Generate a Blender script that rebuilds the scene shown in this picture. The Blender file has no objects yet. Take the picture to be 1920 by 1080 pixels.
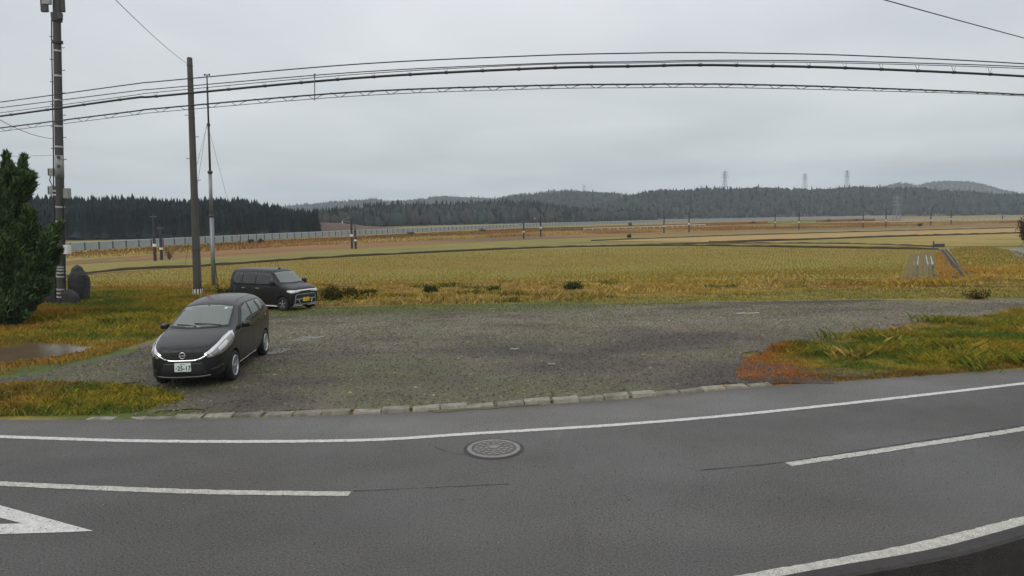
import bpy, bmesh, math, random
import numpy as np
from mathutils import Vector, Matrix
from mathutils.bvhtree import BVHTree
from mathutils.geometry import delaunay_2d_cdt
random.seed(7); rng = np.random.default_rng(7)
R = math.radians
sc = bpy.context.scene
COL = sc.collection

# ------------------------------------------------------------------ camera
FPX, W, H = 1280.0, 1920, 1080
CAMH = 3.15
PITCH, ROLL = R(3.9), 0.012
HORIZON = 404.0
SHIFT = -((540 - HORIZON) - FPX * math.tan(PITCH)) / W
fw = Vector((0, math.cos(PITCH), -math.sin(PITCH)))
up0 = Vector((0, math.sin(PITCH), math.cos(PITCH)))
rt0 = Vector((1, 0, 0))
rt = math.cos(ROLL) * rt0 - math.sin(ROLL) * up0
up = math.sin(ROLL) * rt0 + math.cos(ROLL) * up0
CAM = Vector((0, 0, CAMH))
cd = bpy.data.cameras.new('camera')
cam = bpy.data.objects.new('camera', cd); COL.objects.link(cam)
cd.sensor_width = 36; cd.lens = 36 * FPX / W; cd.shift_y = SHIFT
cd.clip_start = 0.1; cd.clip_end = 6000
m = Matrix.Identity(4)
for i in range(3):
    m[i][0], m[i][1], m[i][2], m[i][3] = rt[i], up[i], -fw[i], CAM[i]
cam.matrix_world = m
sc.camera = cam

# ------------------------------------------------------------------ sky, sun, exposure
SUN_EL, SUN_AZ = R(38), R(200)
w = bpy.data.worlds.new('World'); sc.world = w; w.use_nodes = True
nt = w.node_tree; nt.nodes.clear()
def N(t, ty, **kw):
    n = t.nodes.new(ty)
    for k, v in kw.items(): setattr(n, k, v)
    return n
out = N(nt, 'ShaderNodeOutputWorld'); bg = N(nt, 'ShaderNodeBackground')
sky = N(nt, 'ShaderNodeTexSky', sky_type='NISHITA')
sky.sun_disc = False; sky.sun_elevation = SUN_EL; sky.sun_rotation = SUN_AZ
sky.air_density = 1.5; sky.dust_density = 6.0
tc = N(nt, 'ShaderNodeTexCoord'); sep = N(nt, 'ShaderNodeSeparateXYZ')
nt.links.new(tc.outputs['Generated'], sep.inputs[0])
ad = N(nt, 'ShaderNodeMath', operation='ABSOLUTE'); nt.links.new(sep.outputs[2], ad.inputs[0])
a2 = N(nt, 'ShaderNodeMath', operation='ADD'); nt.links.new(ad.outputs[0], a2.inputs[0]); a2.inputs[1].default_value = 0.12
dx = N(nt, 'ShaderNodeMath', operation='DIVIDE'); nt.links.new(sep.outputs[0], dx.inputs[0]); nt.links.new(a2.outputs[0], dx.inputs[1])
dy = N(nt, 'ShaderNodeMath', operation='DIVIDE'); nt.links.new(sep.outputs[1], dy.inputs[0]); nt.links.new(a2.outputs[0], dy.inputs[1])
cmb = N(nt, 'ShaderNodeCombineXYZ'); nt.links.new(dx.outputs[0], cmb.inputs[0]); nt.links.new(dy.outputs[0], cmb.inputs[1])
nz = N(nt, 'ShaderNodeTexNoise'); nz.inputs['Scale'].default_value = 0.7; nz.inputs['Detail'].default_value = 4.5
nz.inputs['Roughness'].default_value = 0.45; nz.inputs['Distortion'].default_value = 0.3
nt.links.new(cmb.outputs[0], nz.inputs['Vector'])
cr = N(nt, 'ShaderNodeValToRGB')
cr.color_ramp.elements[0].position = 0.25; cr.color_ramp.elements[0].color = (0.76, 0.785, 0.805, 1)
cr.color_ramp.elements[1].position = 0.75; cr.color_ramp.elements[1].color = (1.10, 1.10, 1.11, 1)
nt.links.new(nz.outputs['Fac'], cr.inputs[0])
el = N(nt, 'ShaderNodeValToRGB')            # overcast sky: brighter towards the zenith
el.color_ramp.elements[0].position = 0.0; el.color_ramp.elements[0].color = (0.455, 0.485, 0.487, 1)
el.color_ramp.elements[1].position = 0.34; el.color_ramp.elements[1].color = (0.60, 0.615, 0.645, 1)
e3 = el.color_ramp.elements.new(1.0); e3.color = (0.80, 0.81, 0.83, 1)
e4 = el.color_ramp.elements.new(0.13); e4.color = (0.50, 0.525, 0.535, 1)
nt.links.new(ad.outputs[0], el.inputs[0])
mul = N(nt, 'ShaderNodeMix', data_type='RGBA', blend_type='MULTIPLY'); mul.inputs['Factor'].default_value = 1
nt.links.new(cr.outputs[0], mul.inputs[6]); nt.links.new(el.outputs[0], mul.inputs[7])
sc10 = N(nt, 'ShaderNodeMix', data_type='RGBA', blend_type='MULTIPLY'); sc10.inputs['Factor'].default_value = 1
sc10.inputs[7].default_value = (13.3, 13.2, 13.1, 1); nt.links.new(mul.outputs[2], sc10.inputs[6])
mx = N(nt, 'ShaderNodeMix', data_type='RGBA'); mx.inputs['Factor'].default_value = 0.965
nt.links.new(sky.outputs[0], mx.inputs[6]); nt.links.new(sc10.outputs[2], mx.inputs[7])
nt.links.new(mx.outputs[2], bg.inputs[0]); bg.inputs[1].default_value = 0.1
nt.links.new(bg.outputs[0], out.inputs[0])
sl = bpy.data.lights.new('sun', 'SUN'); sl.energy = 0.8; sl.angle = R(25); sl.color = (1, 0.965, 0.92)
so = bpy.data.objects.new('sun', sl); COL.objects.link(so)
so.rotation_euler = (math.pi / 2 - SUN_EL, 0, R(-25))
sc.view_settings.view_transform = 'Standard'; sc.view_settings.look = 'None'
sc.view_settings.exposure = 0.13; sc.view_settings.gamma = 1; sc.view_settings.use_curve_mapping = False
sc.render.engine = 'CYCLES'
sc.cycles.use_denoising = True
sc.cycles.max_bounces = 5; sc.cycles.diffuse_bounces = 2; sc.cycles.glossy_bounces = 3
sc.cycles.transmission_bounces = 4; sc.cycles.transparent_max_bounces = 8; sc.cycles.volume_bounces = 0
sc.cycles.use_fast_gi = False

# ------------------------------------------------------------------ small maths
def ray(px, py):
    d = rt * ((px - 960) / FPX) + up * ((540 - py) / FPX + SHIFT * W / FPX) + fw
    return d
def vnoise(x, y, seed=0):
    """smooth value noise, numpy arrays in, 0..1 out"""
    x = np.asarray(x, float); y = np.asarray(y, float)
    xi = np.floor(x).astype(np.int64); yi = np.floor(y).astype(np.int64)
    fx = x - xi; fy = y - yi
    fx = fx * fx * (3 - 2 * fx); fy = fy * fy * (3 - 2 * fy)
    def h(a, b):
        n = (a * 374761393 + b * 668265263 + seed * 1442695041) & 0x7fffffff
        n = (n ^ (n >> 13)) * 1274126177 & 0x7fffffff
        return ((n ^ (n >> 16)) & 0xffff) / 65535.0
    return (h(xi, yi) * (1 - fx) + h(xi + 1, yi) * fx) * (1 - fy) + (h(xi, yi + 1) * (1 - fx) + h(xi + 1, yi + 1) * fx) * fy
def fbm(x, y, seed=0, oct=3):
    s = 0; a = 0.5; t = 0
    for o in range(oct):
        s = s + a * vnoise(np.asarray(x) * 2 ** o, np.asarray(y) * 2 ** o, seed + o); t += a; a *= .5
    return s / t
def lerp_tab(tab, v):
    xs = [t[0] for t in tab]; ys = [t[1] for t in tab]
    return np.interp(v, xs, ys)
def sstep(a, b, v):
    t = np.clip((np.asarray(v, float) - a) / (b - a), 0, 1); return t * t * (3 - 2 * t)
def lin(r, g, b, k=1.0):
    f = lambda c: ((c / 255 + .055) / 1.055) ** 2.4 if c > 10.3 else c / 255 / 12.92
    return (f(r) * k, f(g) * k, f(b) * k)
def smooth(pts, n):
    """Catmull-Rom through points, n samples per span"""
    P = [np.array(p, float) for p in pts]
    P = [2 * P[0] - P[1]] + P + [2 * P[-1] - P[-2]]
    o = []
    for i in range(1, len(P) - 2):
        for k in range(n):
            t = k / n
            o.append(0.5 * ((2 * P[i]) + (-P[i-1] + P[i+1]) * t + (2*P[i-1] - 5*P[i] + 4*P[i+1] - P[i+2]) * t*t + (-P[i-1] + 3*P[i] - 3*P[i+1] + P[i+2]) * t**3))
    o.append(P[-2]); return np.array(o)

# ------------------------------------------------------------------ terrain
def plane_hit(px, py, z=0.0):
    d = ray(px, py); t = (z - CAMH) / d.z
    return CAM + d * t
KERB_PX = [(-900, 772), (-300, 785), (0, 787), (250, 787), (550, 781), (770, 773), (1000, 760), (1200, 746), (1440, 724), (1700, 707), (1920, 692), (2300, 664)]
_k = smooth([plane_hit(*p)[:2] for p in KERB_PX], 12)
KX, KY = _k[:, 0], _k[:, 1]
o_ = np.argsort(KX); KX, KY = KX[o_], KY[o_]
def kerbY(x): return np.interp(x, KX, KY)
ZF = -2.3
def zt(x, y):
    s = np.asarray(y, float) - kerbY(x)
    z = np.where(s < 0, 0, -0.3 * sstep(5, 15, s))
    z = z + (ZF + 0.3) * sstep(13, 56, s)
    return z
def G(px, py, lift=0.0):
    d = ray(px, py); t = 2.0
    prev = t
    while t < 3000:
        p = CAM + d * t
        if p.z < float(zt(p.x, p.y)) + lift: break
        prev = t; t *= 1.01
    lo, hi = prev, t
    for _ in range(24):
        mi = (lo + hi) / 2; p = CAM + d * mi
        if p.z < float(zt(p.x, p.y)) + lift: hi = mi
        else: lo = mi
    return CAM + d * hi
def AT(px, py, Y):
    d = ray(px, py); return CAM + d * (Y / d.y)
def ATZ(px, py, z):
    d = ray(px, py); return CAM + d * ((z - CAMH) / d.z)

# ------------------------------------------------------------------ objects
def tag(o, label=None, cat=None, group=None, kind=None):
    if label: o['label'] = label
    if cat: o['category'] = cat
    if group: o['group'] = group
    if kind: o['kind'] = kind
    return o
def empty(name, loc=(0, 0, 0), rz=0.0):
    o = bpy.data.objects.new(name, None); COL.objects.link(o); o.location = loc; o.rotation_euler = (0, 0, rz)
    o.empty_display_size = .2
    return o
def link(name, me, mat=None, parent=None):
    o = bpy.data.objects.new(name, me); COL.objects.link(o)
    if mat is not None and len(me.materials) == 0: me.materials.append(mat)
    if parent: o.parent = parent
    return o
class MB:
    def __init__(s): s.v = []; s.f = []
    def add(s, vs, fs):
        b = len(s.v); s.v += [tuple(v) for v in vs]; s.f += [tuple(b + i for i in f) for f in fs]; return s
    def box(s, c, d, rot=None, taper=1.0):
        c = Vector(c); vs = []
        for z in (-1, 1):
            k = taper if z > 0 else 1
            for x, y in ((-1, -1), (1, -1), (1, 1), (-1, 1)):
                p = Vector((x * d[0] / 2 * k, y * d[1] / 2 * k, z * d[2] / 2))
                vs.append(c + (rot @ p if rot else p))
        return s.add(vs, [(3, 2, 1, 0), (4, 5, 6, 7), (0, 1, 5, 4), (1, 2, 6, 5), (2, 3, 7, 6), (3, 0, 4, 7)])
    def tube(s, pts, rad, n=8, cap=True):
        pts = [Vector(p) for p in pts]; m = len(pts)
        if not hasattr(rad, '__len__'): rad = [rad] * m
        vs = []; fs = []
        ref = Vector((0, 0, 1))
        for i, p in enumerate(pts):
            d = (pts[min(i + 1, m - 1)] - pts[max(i - 1, 0)]).normalized()
            r_ = ref if abs(d.dot(ref)) < .95 else Vector((1, 0, 0))
            a = d.cross(r_).normalized(); b = a.cross(d)
            for k in range(n):
                t = 2 * math.pi * k / n
                vs.append(p + (a * math.cos(t) + b * math.sin(t)) * rad[i])
        for i in range(m - 1):
            for k in range(n):
                fs.append((i * n + k, i * n + (k + 1) % n, (i + 1) * n + (k + 1) % n, (i + 1) * n + k))
        if cap:
            fs.append(tuple(range(n - 1, -1, -1))); fs.append(tuple((m - 1) * n + k for k in range(n)))
        return s.add(vs, fs)
    def lathe(s, prof, n=24, axis='z', c=(0, 0, 0)):
        vs = []; fs = []; c = Vector(c)
        for (r, h) in prof:
            for k in range(n):
                t = 2 * math.pi * k / n; a, b = r * math.cos(t), r * math.sin(t)
                vs.append(c + Vector({'z': (a, b, h), 'y': (a, h, b), 'x': (h, a, b)}[axis]))
        for i in range(len(prof) - 1):
            for k in range(n):
                fs.append((i * n + k, i * n + (k + 1) % n, (i + 1) * n + (k + 1) % n, (i + 1) * n + k))
        return s.add(vs, fs)
    def build(s, name, mat=None, parent=None, smooth_=False, bevel=0):
        me = bpy.data.meshes.new(name); me.from_pydata(s.v, [], s.f); me.update()
        bm = bmesh.new(); bm.from_mesh(me); bmesh.ops.recalc_face_normals(bm, faces=bm.faces)
        if bevel: bmesh.ops.bevel(bm, geom=list(bm.edges), offset=bevel, segments=2, affect='EDGES', profile=.7)
        bm.to_mesh(me); bm.free()
        if smooth_:
            me.shade_smooth()
        return link(name, me, mat, parent)
def npmesh(name, V, F, mat, parent=None, col=None, smooth_=False):
    """V (n,3), F (m,3|4), optional per-vertex colours (n,3)"""
    V = np.ascontiguousarray(V, dtype=np.float32); F = np.ascontiguousarray(F, dtype=np.int32)
    me = bpy.data.meshes.new(name)
    me.vertices.add(len(V)); me.vertices.foreach_set('co', V.ravel())
    k = F.shape[1]
    me.loops.add(F.size); me.loops.foreach_set('vertex_index', F.ravel())
    me.polygons.add(len(F)); me.polygons.foreach_set('loop_start', np.arange(0, F.size, k, dtype=np.int32))
    me.polygons.foreach_set('loop_total', np.full(len(F), k, dtype=np.int32))
    me.update(calc_edges=True)
    if col is not None:
        a = me.color_attributes.new('Col', 'FLOAT_COLOR', 'POINT')
        c4 = np.ones((len(V), 4), np.float32); c4[:, :3] = col
        a.data.foreach_set('color', c4.ravel())
    if smooth_: me.polygons.foreach_set('use_smooth', np.ones(len(F), bool))
    return link(name, me, mat, parent)

# ------------------------------------------------------------------ materials
def mat(name, col=(.5, .5, .5), rough=.6, metal=0.0, spec=.5, coat=0.0, attr=False, var=0.0, scale=8.0, bump=0.0, bscale=None, ior=None, world=False, rand=0.0, rvar=0.0, stretch=None, dark=None, detail=5.0):
    """procedural principled material: colour (or the Col attribute) times noise, plus fine bump"""
    m = bpy.data.materials.new(name); m.use_nodes = True; t = m.node_tree
    b = t.nodes['Principled BSDF']
    b.inputs['Base Color'].default_value = (*col, 1); b.inputs['Roughness'].default_value = rough
    b.inputs['Metallic'].default_value = metal; b.inputs['Specular IOR Level'].default_value = spec
    b.inputs['Coat Weight'].default_value = coat
    if ior: b.inputs['IOR'].default_value = ior
    tcn = N(t, 'ShaderNodeTexCoord'); src = tcn.outputs['Object']
    if world: src = N(t, 'ShaderNodeNewGeometry').outputs['Position']
    if stretch:
        mp = N(t, 'ShaderNodeMapping'); mp.inputs['Scale'].default_value = stretch
        t.links.new(src, mp.inputs[0]); src = mp.outputs[0]
    c_out = None
    if attr:
        at = N(t, 'ShaderNodeVertexColor', layer_name='Col'); c_out = at.outputs[0]
    if var > 0:
        n1 = N(t, 'ShaderNodeTexNoise'); n1.inputs['Scale'].default_value = scale; n1.inputs['Detail'].default_value = detail
        n1.inputs['Roughness'].default_value = .6
        t.links.new(src, n1.inputs['Vector'])
        r1 = N(t, 'ShaderNodeMapRange'); r1.inputs[1].default_value = .3; r1.inputs[2].default_value = .7
        r1.inputs[3].default_value = 1 - var; r1.inputs[4].default_value = 1 + var
        t.links.new(n1.outputs['Fac'], r1.inputs[0])
        mm = N(t, 'ShaderNodeMix', data_type='RGBA', blend_type='MULTIPLY'); mm.inputs['Factor'].default_value = 1
        if c_out is not None: t.links.new(c_out, mm.inputs[6])
        else: mm.inputs[6].default_value = (*col, 1)
        t.links.new(r1.outputs[0], mm.inputs[7]); c_out = mm.outputs[2]
    if dark:   # second noise towards another colour: (colour, scale, amount)
        n2 = N(t, 'ShaderNodeTexNoise'); n2.inputs['Scale'].default_value = dark[1]; n2.inputs['Detail'].default_value = 4
        t.links.new(src, n2.inputs['Vector'])
        r2 = N(t, 'ShaderNodeMapRange'); r2.inputs[1].default_value = .48; r2.inputs[2].default_value = .66
        r2.inputs[3].default_value = 0; r2.inputs[4].default_value = dark[2]
        t.links.new(n2.outputs['Fac'], r2.inputs[0])
        m2 = N(t, 'ShaderNodeMix', data_type='RGBA'); t.links.new(r2.outputs[0], m2.inputs['Factor'])
        if c_out is not None: t.links.new(c_out, m2.inputs[6])
        else: m2.inputs[6].default_value = (*col, 1)
        m2.inputs[7].default_value = (*dark[0], 1); c_out = m2.outputs[2]
    if rand:
        oi = N(t, 'ShaderNodeObjectInfo'); r4 = N(t, 'ShaderNodeMapRange'); r4.inputs[3].default_value = 1 - rand; r4.inputs[4].default_value = 1 + rand
        t.links.new(oi.outputs['Random'], r4.inputs[0]); m4 = N(t, 'ShaderNodeMix', data_type='RGBA', blend_type='MULTIPLY'); m4.inputs['Factor'].default_value = 1
        t.links.new(c_out, m4.inputs[6]); t.links.new(r4.outputs[0], m4.inputs[7]); c_out = m4.outputs[2]
    if rvar:
        n5 = N(t, 'ShaderNodeTexNoise'); n5.inputs['Scale'].default_value = .45; n5.inputs['Detail'].default_value = 5; t.links.new(src, n5.inputs['Vector'])
        r5 = N(t, 'ShaderNodeMapRange'); r5.inputs[1].default_value = .35; r5.inputs[2].default_value = .65; r5.inputs[3].default_value = rough - rvar; r5.inputs[4].default_value = rough + rvar
        t.links.new(n5.outputs['Fac'], r5.inputs[0]); t.links.new(r5.outputs[0], b.inputs['Roughness'])
    if c_out is not None: t.links.new(c_out, b.inputs['Base Color'])
    if bump > 0:
        n3 = N(t, 'ShaderNodeTexNoise'); n3.inputs['Scale'].default_value = bscale or scale * 3; n3.inputs['Detail'].default_value = 3
        t.links.new(src, n3.inputs['Vector'])
        bp = N(t, 'ShaderNodeBump'); bp.inputs['Strength'].default_value = bump; bp.inputs['Distance'].default_value = .02
        t.links.new(n3.outputs['Fac'], bp.inputs['Height']); t.links.new(bp.outputs[0], b.inputs['Normal'])
    m['bsdf'] = 1
    return m
M = {}
M['asphalt'] = mat('asphalt', (.098, .095, .092), .56, spec=.4, var=.6, scale=46, detail=3, bump=.9, bscale=90, attr=True, rvar=.16)
M['paint'] = mat('road_paint', (.56, .55, .525), .7, var=.2, scale=14, bump=.15, bscale=150, dark=((.24, .235, .225), 60, .6))
M['paint_worn'] = mat('worn_road_paint', (.47, .455, .40), .75, var=.25, scale=12, bump=.2, bscale=150, dark=((.16, .155, .145), 70, .8))
M['seam'] = mat('tar_seam', (.03, .03, .03), .7)
M['kerb'] = mat('kerb_concrete', (.225, .205, .165), .85, var=.35, scale=14, bump=.7, bscale=45, dark=((.10, .10, .06), 3.5, .8), world=True, rand=.22)
M['kerb_dark'] = mat('old_dark_kerb', (.026, .022, .020), .7, var=.35, scale=9, bump=.5, bscale=50)
M['gravel'] = mat('gravel', (.1, .1, .09), .8, attr=True, var=.4, scale=26, bump=.9, bscale=45)
M['stone_bits'] = mat('stones', (.1, .1, .1), .75, attr=True)
M['ground'] = mat('soil_and_turf', (.1, .1, .05), .9, attr=True, var=.35, scale=2.2, bump=.6, bscale=9)
M['field'] = mat('field', (.1, .1, .05), .95, attr=True, var=.25, scale=.9, detail=8)
M['grass'] = mat('grass_blades', (.1, .1, .05), .75, attr=True, spec=.2)
M['leaf'] = mat('foliage', (.04, .06, .03), .8, attr=True, spec=.2)
M['wood_far'] = mat('far_foliage', (.04, .06, .03), .9, attr=True, var=.3, scale=.5, spec=.1)
M['bark'] = mat('bark', (.09, .07, .05), .9, var=.3, scale=9, bump=.6)
M['soil'] = mat('dark_soil', (.018, .014, .010), .95, var=.4, scale=2, bump=.6, bscale=8)
M['concrete'] = mat('pole_concrete', (.070, .066, .058), .85, var=.22, scale=4, bump=.2, bscale=40, stretch=(1, 1, .25))
M['concrete_dark'] = mat('weathered_pole', (.060, .056, .052), .85, var=.25, scale=4, bump=.2, bscale=40, stretch=(1, 1, .25))
M['steel'] = mat('galvanised_steel', (.22, .23, .23), .5, metal=.6, var=.15, scale=10)
M['steel_light'] = mat('pale_steel', (.42, .43, .42), .5, metal=.3, var=.15, scale=10)
M['black_metal'] = mat('dark_metal', (.035, .035, .037), .55, var=.2, scale=10)
M['white_paint'] = mat('white_paint', (.68, .68, .66), .6, var=.1, scale=12)
M['grey_box'] = mat('grey_enclosure', (.25, .255, .24), .55, var=.12, scale=8)
M['cable'] = mat('cable_rubber', (.018, .018, .02), .55, var=.1, scale=5)
M['rock'] = mat('boulder', (.032, .032, .031), .85, var=.45, scale=4, bump=.9, bscale=12)
M['water'] = mat('water', (.05, .042, .03), .05, spec=.6)
M['mud_water'] = mat('puddle_water', (.11, .08, .05), .22, spec=.25, var=.2, scale=2)
M['litter'] = mat('pale_scrap', (.36, .34, .28), .7, var=.15, scale=20)
# ================================================================== GROUND
def grid_axis(breaks):
    o = []
    for a, b, st in breaks: o += list(np.arange(a, b, st))
    o.append(breaks[-1][1]); return np.array(o)
C = dict(green=lin(84, 102, 30, .92), olive=lin(134, 122, 34, .95), yellow=lin(162, 136, 56, .92), tan=lin(172, 145, 84, .92), orange=lin(170, 114, 50, .9), rust=lin(146, 102, 46, .85),
         brown=lin(118, 90, 44, .8), dkgreen=lin(58, 76, 28, .75), rice=lin(138, 116, 24, .92), straw=lin(182, 148, 80, .80), lime=lin(126, 122, 42, .82))
C = {k: np.array(v) for k, v in C.items()}
def mixc(a, b, t): t = np.asarray(t)[..., None]; return a * (1 - t) + b * t
def turf_colour(x, y):
    n1 = fbm(x * .35, y * .5, 3); n2 = fbm(x * .9, y * 1.4, 11); n3 = fbm(x * .12, y * .2, 21)
    c = mixc(C['olive'], C['green'], sstep(.45, .62, n1))
    c = mixc(c, C['tan'], sstep(.55, .72, n2) * .6)
    c = mixc(c, C['orange'], sstep(.52, .66, n3) * .75)
    return c
def draped(name, X, Y, lift, colfn, material, kind='structure', zadd=None):
    XX, YY = np.meshgrid(X, Y); ZZ = zt(XX, YY) + lift + (zadd(XX, YY) if zadd else 0)
    V = np.stack([XX, YY, ZZ], -1).reshape(-1, 3); nx = len(X); ny = len(Y)
    i = np.arange(nx * ny).reshape(ny, nx)
    F = np.stack([i[:-1, :-1], i[:-1, 1:], i[1:, 1:], i[1:, :-1]], -1).reshape(-1, 4)
    o = npmesh(name, V, F, material, col=colfn(V[:, 0], V[:, 1]), smooth_=True); o['kind'] = kind; return o
def ground_col(x, y):
    c = turf_colour(x, y) * .7
    far = sstep(44, 60, y)
    f2 = mixc(C['olive'], C['rust'], sstep(.4, .65, fbm(x * .012, y * .03, 5)))
    return mixc(c, f2 * .85, far)
gx = grid_axis([(-1500, -200, 60), (-200, -40, 4), (-40, 45, .4), (45, 220, 4), (220, 1500, 60)])
gy = grid_axis([(-60, 3, 4), (3, 50, .4), (50, 120, 3), (120, 400, 14), (400, 1500, 60)])
_nk0 = smooth([plane_hit(*p)[:2] for p in [(1250, 1140), (1560, 1080), (1760, 1044), (1920, 1001), (2300, 893)]], 8)
def ditch_drop(x, y):      # the ground falls into the ditch behind the near kerb
    ky = np.interp(x, _nk0[:, 0], _nk0[:, 1], left=-9)
    return -.9 * (y < ky + .15)
ground = draped('ground', gx, gy, -.012, ground_col, M['ground'], zadd=ditch_drop)

# polygon helpers -----------------------------------------------------------------
def in_poly(x, y, P):
    P = np.asarray(P); ins = np.zeros(len(x), bool); j = len(P) - 1
    for i in range(len(P)):
        xi, yi = P[i]; xj, yj = P[j]
        if yi != yj:
            c = ((yi > y) != (yj > y)) & (x < (xj - xi) * (y - yi) / (yj - yi) + xi); ins ^= c
        j = i
    return ins
def wpoly(px, n=6):
    """closed pixel outline -> world outline on the terrain"""
    o = []
    for i in range(len(px)):
        a = px[i]; b = px[(i + 1) % len(px)]
        for k in range(n):
            t = k / n; o.append(tuple(G(a[0] + (b[0] - a[0]) * t, a[1] + (b[1] - a[1]) * t)[:2]))
    return np.array(o)
def scatter(P, n, dens=None):
    lo = P.min(0); hi = P.max(0); out = []
    tot = 0; it = 0
    while tot < n and it < 60:
        p = rng.uniform(lo, hi, (n * 2, 2)); p = p[in_poly(p[:, 0], p[:, 1], P)]
        if dens is not None: p = p[rng.random(len(p)) < dens(p[:, 0], p[:, 1])]
        out.append(p); tot += len(p); it += 1
    return np.concatenate(out)[:n]
def sheet(name, P, lift, material, colfn=None, res=1.0, kind='structure', parent=None, zfn=None, rough=0.0):
    """a flat sheet draped over the terrain inside outline P"""
    P = np.asarray(P, float)
    if rough: P = P + (np.stack([fbm(P[:, 0] * 1.3, P[:, 1] * 1.3, 4), fbm(P[:, 0] * 1.3, P[:, 1] * 1.3, 9)], -1) - .5) * rough
    lo = P.min(0); hi = P.max(0)
    xs = np.arange(lo[0] + res / 2, hi[0], res); ys = np.arange(lo[1] + res / 2, hi[1], res)
    XX, YY = np.meshgrid(xs, ys); q = np.stack([XX.ravel(), YY.ravel()], -1)
    if len(q): q = q[in_poly(q[:, 0], q[:, 1], P)]
    pts = [Vector(p) for p in P] + [Vector(p) for p in q]
    edges = [(i, (i + 1) % len(P)) for i in range(len(P))]
    r = delaunay_2d_cdt(pts, edges, [], 1, 1e-5)
    v2 = np.array([tuple(p) for p in r[0]]); F = [f for f in r[2]]
    z = (zfn or zt)(v2[:, 0], v2[:, 1]) + lift
    F = np.array([f for f in F if len(f) == 3])
    a, b, c = v2[F[:, 0]], v2[F[:, 1]], v2[F[:, 2]]
    cr_ = (b[:, 0] - a[:, 0]) * (c[:, 1] - a[:, 1]) - (b[:, 1] - a[:, 1]) * (c[:, 0] - a[:, 0])
    F[cr_ < 0] = F[cr_ < 0][:, ::-1]
    o = npmesh(name, np.column_stack([v2, z]), F, material, col=(colfn(v2[:, 0], v2[:, 1]) if colfn else None), smooth_=True, parent=parent)
    if kind and not parent: o['kind'] = kind
    return o

# ---- road -----------------------------------------------------------------------
LINE_PX = [(-900, 770), (-300, 808), (0, 819), (300, 827.5), (660, 826), (900, 812.5), (1200, 793.5), (1500, 766), (1920, 719), (2300, 672)]
NEAR_PX = [(1100, 1140), (1402, 1080), (1660, 1034), (1920, 970), (2300, 868)]
def curve(px, n=10): return smooth([plane_hit(*p)[:2] for p in px], n)
line_c = curve(LINE_PX)
def lineY(x): return np.interp(x, line_c[:, 0], line_c[:, 1])
near_c = curve(NEAR_PX)
def nearY(x): return np.interp(x, near_c[:, 0], near_c[:, 1], left=-8) if np.ndim(x) else float(np.interp(x, near_c[:, 0], near_c[:, 1], left=-8))
def road_col(x, y):
    base = np.array((.090, .085, .078)); light = np.array((.138, .131, .121))
    ly = lineY(x); sh = sstep(-.10, .10, y - ly)
    n = fbm(x * .25, y * .9, 31); n2 = fbm(x * .08, y * .35, 41); n3 = fbm(x * 1.1, y * 2.1, 51)
    k = .80 + .30 * n + .35 * (n2 - .5) + .22 * (n3 - .5)
    track = np.exp(-((ly - y - 1.0) / .3) ** 2) + np.exp(-((ly - y - 2.5) / .32) ** 2)
    k = k * (1 - .10 * track * fbm(x * .15, y * .4, 77))
    c = mixc(np.broadcast_to(base, (len(x), 3)), light, sh * (.85 + .3 * (n - .5)))
    dirt = sstep(.35, .02, kerbY(x) - y) * (.4 + .6 * fbm(x * .8, y * .8, 61))
    c = mixc(c * k[:, None], np.array((.085, .075, .055)), dirt * .75)
    return c
rx = np.concatenate([np.arange(-45, -14, 1.0), np.arange(-14, 20, .16), np.arange(20, 45, 1.0)])
rows = np.linspace(0, 1, 90)
_nk = np.where(rx < near_c[0, 0], 1.5, np.interp(rx, near_c[:, 0], near_c[:, 1]) - .16)
XX = np.repeat(rx[None], len(rows), 0); YY = _nk[None] + (kerbY(rx) - .0 - _nk)[None] * rows[:, None]
V = np.stack([XX, YY, np.zeros_like(XX)], -1).reshape(-1, 3)
i_ = np.arange(V.shape[0]).reshape(len(rows), len(rx))
F = np.stack([i_[:-1, :-1], i_[:-1, 1:], i_[1:, 1:], i_[1:, :-1]], -1).reshape(-1, 4)
road = npmesh('road', V, F, M['asphalt'], col=road_col(V[:, 0], V[:, 1]), smooth_=True); road['kind'] = 'structure'
def ribbon(name, c, wd, material, lift=.004, parent=None, jag=0.0, kind=None):
    c = np.asarray(c); d = np.gradient(c, axis=0); d /= np.linalg.norm(d, axis=1)[:, None]; nrm = np.stack([-d[:, 1], d[:, 0]], -1)
    j1 = (rng.random(len(c)) - .5) * jag; j2 = (rng.random(len(c)) - .5) * jag
    a = c + nrm * (wd / 2 + j1)[:, None] if jag else c + nrm * (np.asarray(wd) / 2 * np.ones(len(c)))[:, None]
    b = c - nrm * (wd / 2 + j2)[:, None] if jag else c - nrm * (np.asarray(wd) / 2 * np.ones(len(c)))[:, None]
    n = len(c); V = np.concatenate([np.column_stack([a, np.full(n, lift)]), np.column_stack([b, np.full(n, lift)])])
    i = np.arange(n - 1); F = np.stack([i + n, i + n + 1, i + 1, i], -1)
    o = npmesh(name, V, F, material, parent=parent)
    if kind: o['kind'] = kind
    return o
def dense(c, st=.06):
    c = np.asarray(c); s = np.concatenate([[0], np.cumsum(np.linalg.norm(np.diff(c, axis=0), axis=1))])
    t = np.arange(0, s[-1], st); return np.stack([np.interp(t, s, c[:, 0]), np.interp(t, s, c[:, 1])], -1)
ribbon('edge_line', dense(line_c), .115, M['paint'], parent=road, jag=.012)
ribbon('edge_line', dense(curve([(1100, 1146), (1452, 1080), (1700, 1034), (1920, 980), (2300, 880)])), .19, M['paint_worn'], parent=road, jag=.015)
ribbon('centre_line', dense(curve([(-600, 862), (-300, 888), (0, 907), (330, 921), (500, 924.5), (663, 926.5)])), .125, M['paint_worn'], parent=road, jag=.014)
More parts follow.
